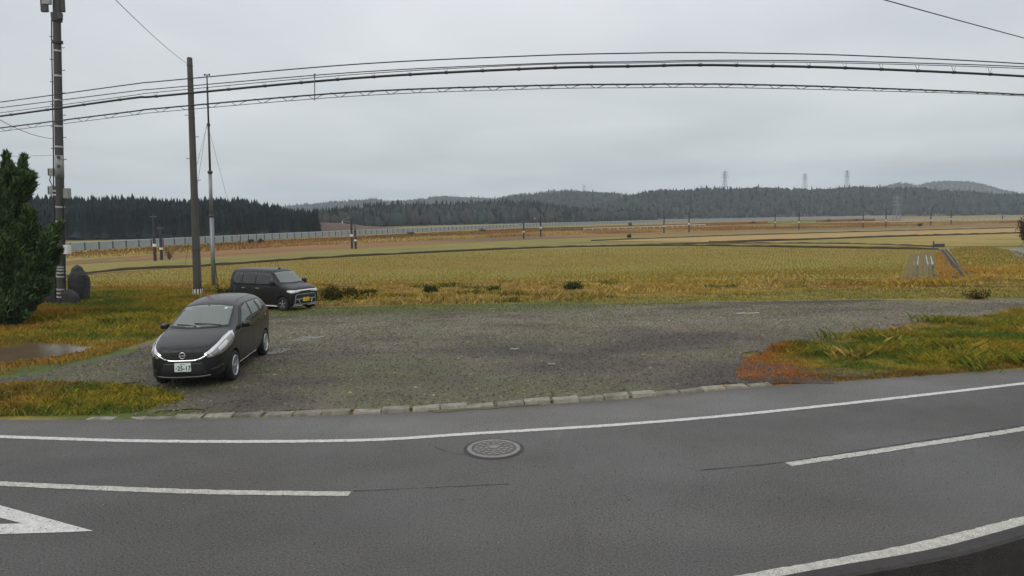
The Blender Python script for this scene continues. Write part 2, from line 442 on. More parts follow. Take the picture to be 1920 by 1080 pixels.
ribbon('centre_line', dense(curve([(1478, 871), (1700, 838), (1920, 804), (2300, 738)])), .125, M['paint_worn'], parent=road, jag=.02)
ribbon('seam', dense(curve([(663, 921), (820, 914), (970, 907)]), .1), .012, M['seam'], parent=road, jag=.014)
ribbon('seam', dense(curve([(1310, 882), (1400, 874), (1480, 865), (1700, 831), (1920, 797), (2300, 730)]), .1), .014, M['seam'], parent=road, jag=.016)
ribbon('seam', dense(curve([(815, 838), (845, 849), (880, 853), (920, 858), (985, 852)]), .1), .009, M['seam'], parent=road, jag=.012)
cp = [plane_hit(*p)[:2] for p in [(-420, 850), (0, 948), (175, 996), (120, 998.5), (0, 1002), (-420, 1010), (-420, 991), (0, 983), (42, 982), (0, 971), (-420, 875)]]
sheet('chevron_marking', cp, .004, M['paint'], res=.25, parent=road, kind=None)

# ---- kerb stones ---------------------------------------------------------------
kerb = empty('kerb', tuple(plane_hit(900, 765))); kerb['kind'] = 'structure'
kc = dense(np.stack([np.arange(-6.8, 5.0, .1), kerbY(np.arange(-6.8, 5.0, .1))], -1), .05)
bl = .47; nk = int(len(kc) * .05 / bl)
km = []
for q in range(3):
    b = MB(); dx_ = [.0, .012, -.01][q]
    Lb, Db, Hb = bl - .022, .20 + dx_, .16
    V8 = [(-Lb/2, 0, 0), (Lb/2, 0, 0), (Lb/2, Db, 0), (-Lb/2, Db, 0), (-Lb/2, .055, Hb), (Lb/2 - .012, .05, Hb), (Lb/2, Db, Hb + .012), (-Lb/2 + .01, Db, Hb + .008)]
    b.add(V8, [(3, 2, 1, 0), (4, 5, 6, 7), (0, 1, 5, 4), (1, 2, 6, 5), (2, 3, 7, 6), (3, 0, 4, 7)])
    o = b.build('kerb_stone', M['kerb'], bevel=.014); km.append(o.data); bpy.data.objects.remove(o)
for k in range(nk):
    i0 = int((k + .5) * bl / .05); p = kc[min(i0, len(kc) - 1)]; q = kc[min(i0 + 4, len(kc) - 1)]; pr = kc[max(i0 - 4, 0)]
    ang = math.atan2(q[1] - pr[1], q[0] - pr[0])
    sink = float(np.interp(p[0], [-7, -5.4, -4.3, -1, 4.2, 5.0], [.165, .148, .122, .112, .114, .14]))
    o = link('kerb_stone', km[k % 3], None, kerb)
    o.matrix_parent_inverse = Matrix.Translation(-kerb.location)
    o.location = (p[0] + random.uniform(-.004, .004), p[1] + random.uniform(-.012, .012), -sink + random.uniform(-.022, .012))
    o.rotation_euler = (random.uniform(-.06, .06), random.uniform(-.04, .04), ang + random.uniform(-.04, .04))

# ---- near kerb and ditch at the camera's side -------------------------------------
nk_c = dense(curve([(1250, 1140), (1560, 1080), (1760, 1044), (1920, 1001), (2300, 893)]), .3)
nb = MB(); prof = [(.14, 0.0), (.14, .03), (.09, .045), (-.10, .04), (-.14, .02), (-.16, -.7), (.1, -.7)]
prof = [(a * .62, h) for a, h in prof]
def sweep(mb, c, prof):
    c = np.asarray(c); d = np.gradient(c, axis=0); d /= np.linalg.norm(d, axis=1)[:, None]; nr = np.stack([-d[:, 1], d[:, 0]], -1)
    m_ = len(prof); vs = []
    for p, n in zip(c, nr):
        for (a, h) in prof: vs.append((p[0] + n[0] * a, p[1] + n[1] * a, h))
    fs = [(i * m_ + k, i * m_ + (k + 1) % m_, (i + 1) * m_ + (k + 1) % m_, (i + 1) * m_ + k) for i in range(len(c) - 1) for k in range(m_)]
    fs += [tuple(range(m_)), tuple((len(c) - 1) * m_ + k for k in range(m_))]
    mb.add(vs, fs)
sweep(nb, nk_c, prof)
o = nb.build('roadside_kerb', M['kerb_dark']); tag(o, 'dark weathered concrete kerb along the worn edge line, above a dark ditch', 'kerb')
ditch_p = np.concatenate([nk_c, (nk_c + np.array((.6, -2.6)))[::-1]])
dn = sheet('ditch', ditch_p, -.55, M['soil'], res=.3, zfn=lambda x, y: np.zeros(len(x)) + .18 * fbm(x * 2, y * 2, 3))

# ---- gravel lot -----------------------------------------------------------------
LOT_PX = [(-400, 700), (0, 712), (120, 690), (230, 668), (300, 640), (350, 615), (420, 590), (470, 583), (600, 577), (800, 572), (1100, 570), (1400, 566), (1650, 562), (1750, 566), (1920, 562), (2300, 556),
          (2300, 585), (1920, 604), (1800, 610), (1700, 622), (1640, 634), (1520, 650), (1440, 658), (1395, 680), (1385, 716)]
kx_ = np.arange(7.6, -6.3, -.3)
lotP = wpoly(LOT_PX[:-1], 8)[:-7]
lotP = np.concatenate([lotP, np.stack([kx_, kerbY(kx_) + .19], -1), wpoly([(340, 745), (230, 718), (120, 716), (0, 724), (-400, 728)], 4)[:-4]])
def lot_col(x, y):
    s = y - kerbY(x)
    n = fbm(x * .45, y * .7, 13); n2 = fbm(x * 1.6, y * 2.2, 14); n3 = fbm(x * .16, y * .3, 15)
    c = mixc(np.array((.056, .047, .037)), np.array((.142, .120, .080)), sstep(.35, .7, n3 * .6 + n * .4 + .012 * (s - 6)))
    c = mixc(c, np.array((.075, .085, .032)), sstep(.55, .75, n) * .45)
    c = mixc(c, np.array((.085, .105, .03)), sstep(12.6, 14.6, s + 2 * (n2 - .5)) * .8)
    trk = np.exp(-((s - 8.2 + .12 * x) / .9) ** 2) + np.exp(-((s - 11.0 + .05 * x) / .8) ** 2)
    c = mixc(c, np.array((.15, .140, .115)), .35 * trk * sstep(.35, .6, n))
    return c * (.8 + .4 * n2)[:, None]
lot = sheet('gravel_lot', lotP, .006, M['gravel'], lot_col, res=.22, rough=1.1)

# loose stones lying on the lot (uncountable)
def stones(name, P, n, size, colf):
    p = scatter(P, n); z = zt(p[:, 0], p[:, 1]) + .006
    k = len(p); s = size * (.5 + 1.1 * rng.random(k) ** 2); a = rng.random(k) * 6.28
    base = np.array([(1, 0, .0), (0, 1, .0), (-1, 0, .0), (0, -1, .0), (.1, .1, .62)])
    V = np.zeros((k, 5, 3)); ca, sa = np.cos(a), np.sin(a)
    jit = 1 + .5 * (rng.random((k, 5)) - .5)
    bx = base[None, :, 0] * jit; by = base[None, :, 1] * jit * .75; bz = base[None, :, 2] * jit
    V[:, :, 0] = p[:, 0, None] + (bx * ca[:, None] - by * sa[:, None]) * s[:, None]
    V[:, :, 1] = p[:, 1, None] + (bx * sa[:, None] + by * ca[:, None]) * s[:, None]
    V[:, :, 2] = z[:, None] + bz * s[:, None]
    f = np.array([(0, 1, 4), (1, 2, 4), (2, 3, 4), (3, 0, 4)])
    F = (np.arange(k)[:, None, None] * 5 + f[None]).reshape(-1, 3)
    c = np.repeat(colf(p[:, 0], p[:, 1])[:, None], 5, 1).reshape(-1, 3)
    o = npmesh(name, V.reshape(-1, 3), F, M['stone_bits'], col=c); o['kind'] = 'stuff'; return o
nearlot = lotP[(lotP[:, 1] < 60)]
def stone_col(x, y):
    v = rng.random(len(x)); b = lot_col(x, y)
    k = np.where(v > .99, 3.0, np.where(v > .84, 1.75, .4 + .8 * v))
    return np.minimum(b * k[:, None] * np.array((1.02, .985, .90)), .5)
gs = stones('gravel', nearlot, 80000, .027, stone_col)
tag(gs, 'loose grey gravel stones strewn over the parking lot', 'gravel', kind='stuff')

# grit swept to the road edge
kx2 = np.arange(-13, 15, .5)
gr_ = stones('road_grit', np.concatenate([np.stack([kx2, lineY(kx2) - 3.6], -1), np.stack([kx2, kerbY(kx2) - .02], -1)[::-1]]), 16000, .007, lambda x, y: np.array((.15, .142, .13))[None] * (.25 + 1.5 * rng.random(len(x)) ** 2)[:, None])
tag(gr_, 'fine grit scattered over the asphalt beside the kerb', 'grit', kind='stuff')
# ================================================================== FIELDS
def band(name, px, cols, lift=.01, n=6, res=3.0, rough=0.0, scale=(.05, .12), seed=0):
    P = wpoly(px, n)
    def cf(x, y):
        t = fbm(x * scale[0], y * scale[1], 100 + seed); t2 = fbm(x * .6, y * .9, 200 + seed)
        c = mixc(C[cols[0]], C[cols[1]], sstep(.35, .65, t)); return c * (.72 + .3 * t2)[:, None]
    return sheet(name, P, lift, M['field'], cf, res=res, rough=rough)
# far bands first (each sheet a little above the last)
band('rail_bank', [(-300, 520), (0, 505), (130, 496), (560, 470), (1000, 449), (1400, 435), (1920, 422), (2300, 414), (2300, 406), (1920, 409), (1680, 411), (1500, 413), (1000, 428), (560, 450), (130, 474), (-300, 496)], ('rust', 'brown'), .02, res=9, scale=(.02, .05), seed=1)
band('track_side', [(-300, 514), (130, 490), (560, 459), (1000, 440), (1500, 424), (1920, 417), (1920, 412), (1500, 417), (1000, 432), (560, 453), (130, 483), (-300, 506)], ('tan', 'olive'), .05, res=9, scale=(.02, .05), seed=2)
band('far_field', [(-300, 545), (130, 508), (400, 487), (660, 471), (1000, 452), (1400, 438), (1920, 424), (2300, 416), (2300, 428), (1920, 434), (1500, 443), (1100, 456), (700, 477), (400, 497), (140, 517), (-300, 560)], ('olive', 'lime'), .03, res=5, seed=3)
band('straw_field', [(1120, 452), (1400, 441), (1920, 427), (2300, 418), (2300, 425), (1920, 436), (1640, 444), (1350, 455)], ('straw', 'straw'), .06, res=5, seed=4)
band('right_field', [(1350, 456), (1640, 446), (1920, 438), (2300, 428), (2300, 452), (1920, 462), (1780, 463), (1500, 461)], ('olive', 'yellow'), .05, res=4, seed=5)
paddyP = [(-300, 566), (140, 520), (400, 499), (660, 483), (1000, 468), (1300, 463), (1755, 469), (1750, 490), (1752, 523), (1400, 526), (1000, 529), (700, 532), (440, 536), (140, 538), (-300, 560)]
band('paddy_field', paddyP, ('rice', 'olive'), .03, res=2.0, scale=(.03, .08), seed=6)
band('grass_path', [(1815, 527), (1775, 467), (1850, 463), (1900, 470), (1990, 500), (1990, 524)], ('yellow', 'olive'), .04, res=1.5, seed=7)
band('farm_track', [(1880, 470), (1930, 464), (2200, 470), (2200, 520), (1990, 505), (1920, 488)], ('brown', 'brown'), .06, res=2, seed=8).data.materials[0] = mat('wet_track', lin(95, 95, 95), .4, var=.2, scale=1)
# low banks between the fields: raised ridges of cut soil and dry grass
def bank(px, wd, h, label, grp):
    c = [G(*p) for p in px]; c = smooth([tuple(p[:2]) for p in c], 14)
    n = len(c); d = np.gradient(c, axis=0); d /= np.linalg.norm(d, axis=1)[:, None]; nr = np.stack([-d[:, 1], d[:, 0]], -1)
    vs = []; cols = []
    for i in range(n):
        hh = h * (.7 + .6 * random.random())
        for a, z in ((-wd / 2, 0), (-wd / 2 + wd * .12, hh * .9), (0, hh), (wd / 2, 0)):
            x, y = c[i] + nr[i] * (a + random.uniform(-.06, .06) * wd)
            vs.append((x, y, float(zt(x, y)) + z + .02))
            cols.append(tuple(C['brown'] * .28) if a < -wd * .3 else tuple(C['tan'] * (.6 + .35 * random.random())))
    F = [(i * 4 + k, i * 4 + k + 1, i * 4 + k + 5, i * 4 + k + 4) for i in range(n - 1) for k in range(3)]
    o = npmesh('field_bank', np.array(vs), np.array(F), M['field'], col=np.array(cols))
    tag(o, label, 'bank', grp); return o
bank([(-300, 566), (140, 517), (400, 498), (660, 481), (1000, 465.5), (1150, 462), (1300, 461), (1500, 464), (1760, 468)], .8, .26, 'long low grassy bank along the far side of the stubble paddy', None)
bank([(1110, 452), (1400, 441.5), (1700, 433), (1920, 427.5)], .9, .28, 'thin dark bank between the pale straw field and the railway', None)
bank([(1330, 456), (1640, 445), (1780, 441), (1920, 437), (2200, 429)], 1.0, .32, 'dark bank along the near side of the pale straw field', None)
bank([(1100, 463), (1300, 457), (1480, 457), (1600, 458), (1755, 463)], .8, .22, 'scruffy bank with dry tufts just beyond the stubble paddy', None)

# rice stubble in rows (uncountable)
PW = wpoly(paddyP, 3)
def stubble_pts():
    a = math.atan2(*(np.array(G(1300, 526)[:2]) - np.array(G(700, 531)[:2]))[::-1])
    ca, sa = math.cos(a), math.sin(a)
    u = np.arange(-90, 110, .36); v = np.arange(25, 150, .5)
    U, Vv = np.meshgrid(u, v); U = U.ravel() + rng.normal(0, .06, U.size); Vv = Vv.ravel() + rng.normal(0, .05, Vv.size)
    x = U * ca - Vv * sa; y = U * sa + Vv * ca
    ok = in_poly(x, y, PW) & (np.abs(x) < y * .82 + 2); x, y = x[ok], y[ok]
    keep = rng.random(len(x)) < np.clip(1.0 - (y - 75) / 120, .4, 1); x, y = x[keep], y[keep]
    wet = in_poly(x, y, wpoly([(1690, 523), (1706, 478), (1755, 475), (1756, 523)], 4))
    return x[~wet], y[~wet]
def blades(name, x, y, h, wd, col, lean=.35, z=None, mat_=None, droop=0.0):
    """one bent blade (2 triangles) per point; col (n,3)"""
    n = len(x); a = rng.random(n) * 6.283; z0 = (zt(x, y) if z is None else z) - .01
    ca, sa = np.cos(a), np.sin(a); l = lean * h * (rng.random(n) * 1.2); b = rng.random(n) * 6.283
    lx, ly = np.cos(b) * l, np.sin(b) * l
    V = np.zeros((n, 4, 3))
    V[:, 0] = np.stack([x - ca * wd / 2, y - sa * wd / 2, z0], -1)
    V[:, 1] = np.stack([x + ca * wd / 2, y + sa * wd / 2, z0], -1)
    V[:, 2] = np.stack([x + ca * wd * .35 + lx * .45, y + sa * wd * .35 + ly * .45, z0 + h * .62], -1)
    V[:, 3] = np.stack([x + lx * (1 + droop), y + ly * (1 + droop), z0 + h * (1 - droop * .5)], -1)
    i = np.arange(n)[:, None] * 4
    F = np.concatenate([i + np.array([[0, 1, 2]]), i + np.array([[0, 2, 3]])])
    shade = np.ones((n, 4, 1)); col = col * (.62 + .5 * vnoise(x * 7, y * 7, 5) + .35 * vnoise(x * 2.3, y * 2.3, 6))[:, None]
    c = (col[:, None, :] * shade).reshape(-1, 3)
    o = npmesh(name, V.reshape(-1, 3), F, mat_ or M['grass'], col=c); o['kind'] = 'stuff'; return o
x, y = stubble_pts()
nb_ = 3
x = np.repeat(x, nb_) + rng.normal(0, .055, len(x) * nb_); y = np.repeat(y, nb_) + rng.normal(0, .05, len(y) * nb_)
n1 = fbm(x * .05, y * .11, 61); n2 = rng.random(len(x)); n3 = fbm(x * .25, y * .25, 66)
c = mixc(C['rice'], C['olive'], sstep(.4, .62, n1) * .7); c = mixc(c, C['tan'], (n2 > .9) * .3); c = mixc(c, C['lime'], sstep(.55, .7, n3) * .25)
rs = blades('rice_stubble', x, y, (.09 + .12 * rng.random(len(x))) * (.7 + .6 * n3), .035 + .04 * rng.random(len(x)), c * (.82 + .3 * n2)[:, None], .5)
tag(rs, 'yellow green rice stubble growing in rows across the big paddy', 'stubble', kind='stuff')

M['straw_row'] = mat('straw_row', tuple(C['olive'] * .62 + C['brown'] * .15), .95, var=.4, scale=2)
# flooded furrows at the end of the paddy
def strip_px(name, a, b, wpx, material, lift=.05, parent=None, wob=.3):
    n = 12; P = []
    for sgn in (-1, 1):
        side = []
        for k in range(n + 1):
            t = k / n; px = a[0] + (b[0] - a[0]) * t + sgn * (wpx[0] + (wpx[1] - wpx[0]) * t) / 2 * (1 + random.uniform(-wob, wob)); py = a[1] + (b[1] - a[1]) * t
            side.append(tuple(G(px, py)[:2]))
        P += side if sgn < 0 else side[::-1]
    return sheet(name, P, lift, material, res=2.0, parent=parent, kind=None if parent else 'structure')
C['mud'] = C['brown'] * .55 + C['olive'] * .3
band('wet_plot', [(1690, 523), (1706, 477), (1756, 473), (1760, 523)], ('mud', 'mud'), .04, res=1, seed=12)
for k_ in range(9):     # stubble left standing between the furrows
    t_ = (k_ + .5) / 9
    strip_px('stubble_row', (1692 + 64 * t_, 522), (1707 + 46 * t_, 478), (1.6, .9), M['straw_row'], .055, wob=.5)
for (a, b, wp) in (((1719, 521), (1720.5, 500), (4.5, 3)), ((1720.5, 498), (1722, 481), (3, 1.5)), ((1744, 521), (1741, 503), (4, 3.5)), ((1740.5, 499), (1736, 480), (3, 2)), ((1753, 520), (1749, 500), (6, 4)), ((1748.5, 497), (1745, 482), (4, 2)), ((1702, 522), (1705, 505), (2, 1)), ((1731, 518), (1730, 498), (2, 1)), ((1711, 521), (1714, 492), (1.5, 1))):
    strip_px('flooded_furrow', a, b, wp, M['water'], .075, wob=.6)
# concrete ditch running to the lot
dw = [G(*p) for p in [(1766, 468), (1785, 494), (1807, 524)]]
dc = smooth([tuple(p[:2]) for p in dw], 8)
for nm, off, hh, ww in (('ditch_wall', -.42, .16, .14), ('ditch_wall', .42, .16, .14)):
    mb = MB(); d = np.gradient(dc, axis=0); d /= np.linalg.norm(d, axis=1)[:, None]; nr = np.stack([-d[:, 1], d[:, 0]], -1)
    cc = dc + nr * off; zz = zt(cc[:, 0], cc[:, 1])
    vs = []; fs = []
    for i in range(len(cc)):
        for a, h in ((-ww / 2, -.05), (-ww / 2, hh), (ww / 2, hh), (ww / 2, -.05)):
            vs.append((cc[i, 0] + nr[i, 0] * a, cc[i, 1] + nr[i, 1] * a, zz[i] + h))
    for i in range(len(cc) - 1):
        for k in range(4): fs.append((i * 4 + k, i * 4 + (k + 1) % 4, i * 4 + 4 + (k + 1) % 4, i * 4 + 4 + k))
    fs += [(0, 1, 2, 3), tuple(len(vs) - 4 + k for k in range(4))]
    mb.add(vs, fs)
    if off < 0:
        dt = empty('irrigation_ditch', tuple(dw[1])); tag(dt, 'narrow concrete irrigation ditch between the paddy end and the grass path', 'ditch')
    ob = mb.build(nm, M['concrete'], dt); ob.matrix_parent_inverse = Matrix.Translation(-dt.location)
strip_px('ditch_water', (1807, 524), (1766, 468), (11, 5), M['soil'], .045, parent=dt, wob=.05).matrix_parent_inverse = Matrix.Translation(-dt.location)
gt = MB(); gp = G(1750, 465); gt.box((gp.x, gp.y, gp.z + .5), (.14, .14, 1.0)); gt.box((gp.x + .9, gp.y + .05, gp.z + .35), (1.5, .1, .5))
tag(gt.build('sluice_gate', M['black_metal']), 'small dark sluice gate at the far end of the irrigation ditch', 'sluice gate')

# ================================================================== GRASS
def grass_region(name, px, n, hf, wf, colf, label, lean=.5, dens=None, world=None, droop=.1):
    P = wpoly(px, 5) if world is None else world
    p = scatter(P, n, dens); x, y = p[:, 0], p[:, 1]
    # clump them
    x = x + .0; y = y + .0
    c = colf(x, y); o = blades(name, x, y, hf(x, y), wf(len(x)), c, lean, droop=droop); tag(o, label, 'grass', kind='stuff'); return o
jit = lambda c: c * (.65 + .7 * rng.random(len(c)))[:, None]
V1 = [(1376, 704), (1395, 672), (1440, 655), (1490, 644), (1560, 636), (1640, 624), (1700, 610), (1800, 597), (1920, 585), (2300, 566), (2300, 660), (1920, 689), (1700, 706), (1560, 716), (1450, 722), (1400, 718)]
def c1(x, y):
    s = y - kerbY(x); n = fbm(x * .55, y * 1.3, 71); n2 = fbm(x * 1.7, y * 2.2, 72); n3 = fbm(x * .3, y * .5, 73)
    c = mixc(C['olive'], C['green'], sstep(.36, .52, n)); c = mixc(c, C['yellow'], sstep(.52, .68, n2) * .6)
    tip = sstep(6.6, 5.5, x + 1.4 * (n2 - .5)); c = mixc(c, C['orange'] * np.array((.95, .8, .8)), tip)
    c = mixc(c, C['orange'], sstep(.60, .70, n3) * .5)
    edge = sstep(.75, .15, s + .5 * (n2 - .5)); c = mixc(c, C['rust'] * .6, edge * .85)
    top = sstep(3.2, 4.6, s - .12 * (x - 8)); c = mixc(c, C['yellow'], top * .5)
    return jit(c)
def h1(x, y):
    s = y - kerbY(x); n = fbm(x * .9, y * 1.4, 74)
    return (.03 + .15 * sstep(.35, .75, n)) * (.45 + .55 * sstep(4.6, 7.5, x)) * (.45 + .8 * rng.random(len(x))) * (.6 + .4 * sstep(.1, .8, s)) + .03
grass_region('verge_grass', V1, 130000, h1, lambda n: .005 + .008 * rng.random(n), c1, 'green and rusty rough grass on the verge between the lot and the road', .8)
# longer dry tufts inside it
tp = scatter(wpoly(V1, 4), 70); tp = tp[tp[:, 0] > 7.2]
x = np.repeat(tp[:, 0], 50) + rng.normal(0, .2, len(tp) * 50); y = np.repeat(tp[:, 1], 50) + rng.normal(0, .16, len(tp) * 50)
tc_ = np.where((rng.random(len(tp)) < .5)[:, None], C['yellow'], C['tan'] * .8); tc_ = np.where((rng.random(len(tp)) < .6)[:, None], C['green'] * 1.0, tc_)
o = blades('grass_tufts', x, y, .12 + .20 * rng.random(len(x)), .005 + .005 * rng.random(len(x)), jit(mixc(np.repeat(tc_, 50, 0), C['olive'], rng.random(len(x)) * .8)), .9, droop=.15)
tag(o, 'long arching tufts of dry grass in the verge beside the road', 'grass', kind='stuff')
V2 = [(-300, 716), (0, 722), (110, 716), (200, 720), (300, 732), (350, 745), (290, 768), (200, 777), (0, 780), (-300, 778)]
def c2(x, y):
    n = fbm(x * .7, y * 1.2, 81); n2 = fbm(x * 1.8, y * 2.4, 82)
    c = mixc(C['olive'], C['green'] * 1.05, sstep(.36, .55, n)); c = mixc(c, C['rust'], sstep(-7.7, -8.7, x + 1.2 * (n2 - .5)) * .5); c = mixc(c, C['tan'], (rng.random(len(x)) > .85) * .5)
    return jit(c)
grass_region('corner_grass', V2, 26000, lambda x, y: (.03 + .09 * fbm(x * 1.1, y * 1.4, 83)) * (.5 + rng.random(len(x))), lambda n: .008 + .01 * rng.random(n), c2, 'short bright green grass patch by the kerb in front of the hatchback', .8,
             dens=lambda x, y: sstep(.3, .5, fbm(x * 1.2, y * 1.6, 84) + .25 * sstep(-5.5, -7, x)))
V3 = [(-300, 705), (0, 705), (90, 690), (200, 664), (300, 632), (345, 600), (430, 580), (440, 560), (380, 550), (300, 545), (140, 548), (0, 570), (-300, 590)]
PUD = [(-300, 650), (0, 652), (60, 643), (125, 645), (172, 652), (165, 658), (110, 668), (60, 676), (0, 684), (-300, 690)]
pudW = wpoly(PUD, 4)
def c3(x, y):
    s = y - kerbY(x); n = fbm(x * .5, y * .8, 91); n2 = fbm(x * 1.3, y * 2.0, 92); n3 = fbm(x * .25, y * .45, 93)
    c = mixc(C['olive'], C['green'], sstep(.45, .6, n)); c = mixc(c, C['yellow'], sstep(.5, .65, n2) * .5)
    c = mixc(c, C['orange'], sstep(.50, .62, n3) * .5); c = mixc(c, C['orange'], sstep(7.5, 5.0, s + (n2 - .5) * 3) * sstep(-7, -10, x) * .55)
    return jit(c)
def h3(x, y):
    s = y - kerbY(x)
    return (.04 + .10 * fbm(x * .8, y * 1.1, 94) + .16 * sstep(7.5, 12, s)) * (.5 + rng.random(len(x)))
grass_region('rough_grass', V3, 100000, h3, lambda n: .008 + .012 * rng.random(n), c3, 'rough orange and green grass between the evergreen tree and the hatchback', .7,
             dens=lambda x, y: ~in_poly(x, y, pudW) * (.25 + .75 * sstep(.3, .5, fbm(x * 1.0, y * 1.3, 95))))
puddle = sheet('puddle', pudW, .012, M['mud_water'], res=.4, rough=.4)
V4 = [(-300, 575), (140, 560), (430, 560), (470, 577), (800, 571), (1100, 568), (1400, 564), (1650, 560), (1920, 558), (2300, 552), (2300, 517), (1920, 524), (1752, 525), (1400, 528), (1000, 531), (700, 534), (440, 537), (140, 539), (-300, 555)]
def c4(x, y):
    s = y - kerbY(x); n = fbm(x * .16, y * .7, 101); n2 = fbm(x * .6, y * 1.5, 102); n3 = fbm(x * .1, y * .5, 103)
    c = mixc(C['yellow'], C['tan'], sstep(.35, .6, n)); c = mixc(c, C['olive'], sstep(.5, .62, n2) * .8); c = mixc(c, C['dkgreen'], sstep(.60, .7, n2) * .75)
    c = mixc(c, C['orange'], sstep(.58, .70, n3) * .35)
    c = mixc(c, C['lime'], sstep(17.0, 14.8, s + 1.2 * (n2 - .5)) * .75); c = mixc(c, C['orange'] * .95, sstep(-10, -16, x) * .2)
    return jit(c)
def h4(x, y):
    s = y - kerbY(x); n = fbm(x * .5, y * .8, 104)
    return (.05 + .20 * sstep(.4, .75, n) * sstep(14.5, 17.5, s)) * (.5 + rng.random(len(x)))
grass_region('field_edge_grass', V4, 120000, h4, lambda n: .02 + .03 * rng.random(n), c4, 'dry tan and green grass on the bank between the gravel lot and the paddy', .9)
V5 = [(1760, 522), (1770, 480), (1778, 466), (1850, 463), (1905, 472), (1990, 500), (1990, 524), (1815, 527), (1800, 522), (1766, 474)]
grass_region('path_grass', [(1815, 527), (1778, 467), (1850, 463), (1905, 472), (1990, 500), (1990, 524)], 14000, lambda x, y: .08 + .25 * rng.random(len(x)), lambda n: .04 + .04 * rng.random(n),
             lambda x, y: jit(mixc(mixc(C['yellow'], C['orange'], sstep(.45, .6, fbm(x * .2, y * .2, 5))), C['olive'] * .8, sstep(.5, .62, fbm(x * .1, y * .08, 8)) * .8)), 'grass on the raised path beyond the irrigation ditch', .7)
grass_region('ditch_bank_grass', [(1760, 524), (1752, 480), (1762, 470), (1802, 524)], 7000, lambda x, y: .08 + .2 * rng.random(len(x)), lambda n: .04 + .04 * rng.random(n),
             lambda x, y: jit(mixc(C['orange'], C['yellow'], rng.random(len(x)))), 'dry orange grass between the flooded furrows and the ditch', .7)
LW = lotP[lotP[:, 1] < 45]
grass_region('lot_weeds', None, 16000, lambda x, y: (.02 + .06 * rng.random(len(x))), lambda n: .012 + .014 * rng.random(n),
             lambda x, y: jit(mixc(C['lime'], C['green'], rng.random(len(x)))), 'short sparse weeds growing through the gravel of the lot', .9, world=LW,
             dens=lambda x, y: np.clip(sstep(11.5, 15.2, y - kerbY(x) + 2.5 * (fbm(x * .5, y * .9, 7) - .5)) + .22 * sstep(.58, .7, fbm(x * .6, y * .9, 19)), 0.002, 1))
# railway bank: tall reddish dead grass
grass_region('rail_bank_grass', [(-100, 500), (130, 486), (560, 462), (1000, 443), (1400, 431), (1700, 424), (1920, 418), (1920, 414), (1500, 420), (1000, 437), (560, 456), (130, 479), (-100, 493)], 45000, lambda x, y: (.25 + .5 * rng.random(len(x))) * (.5 + .8 * fbm(x * .08, y * .08, 3)), lambda n: .12 + .15 * rng.random(n),
             lambda x, y: jit(mixc(mixc(C['tan'], C['rust'], sstep(.4, .6, fbm(x * .06, y * .06, 7))), C['olive'], (rng.random(len(x)) > .8))), 'tall dead reed grass along the railway', .4)
grass_region('wall_foot_grass', [(-100, 492), (130, 475), (560, 449), (1000, 429), (1500, 414), (1640, 411), (1640, 415), (1500, 418), (1000, 436), (560, 456), (130, 482), (-100, 500)], 42000, lambda x, y: (.2 + .45 * rng.random(len(x))) * (.5 + .8 * fbm(x * .05, y * .05, 3)), lambda n: .25 + .25 * rng.random(n),
             lambda x, y: jit(mixc(C['rust'] * .95, C['brown'], sstep(.4, .65, fbm(x * .04, y * .04, 9)))), 'reddish brown dead grass at the foot of the grey barrier', .4)
# near ditch: a few weeds
gp_ = nk_c[rng.integers(0, len(nk_c), 900)] + np.stack([rng.normal(.2, .3, 900), -.45 - rng.random(900) * .6], -1)
gp_ = gp_[fbm(gp_[:, 0] * 1.2, gp_[:, 1] * 1.2, 6) > .5]
o = blades('ditch_weeds', gp_[:, 0], gp_[:, 1], .06 + .14 * rng.random(len(gp_)), .006 + .006 * rng.random(len(gp_)), jit(np.repeat(C['olive'][None] * .6, len(gp_), 0)), .8, z=np.full(len(gp_), -.42))
tag(o, 'sparse weeds in the dark ditch behind the near kerb', 'weeds', kind='stuff')
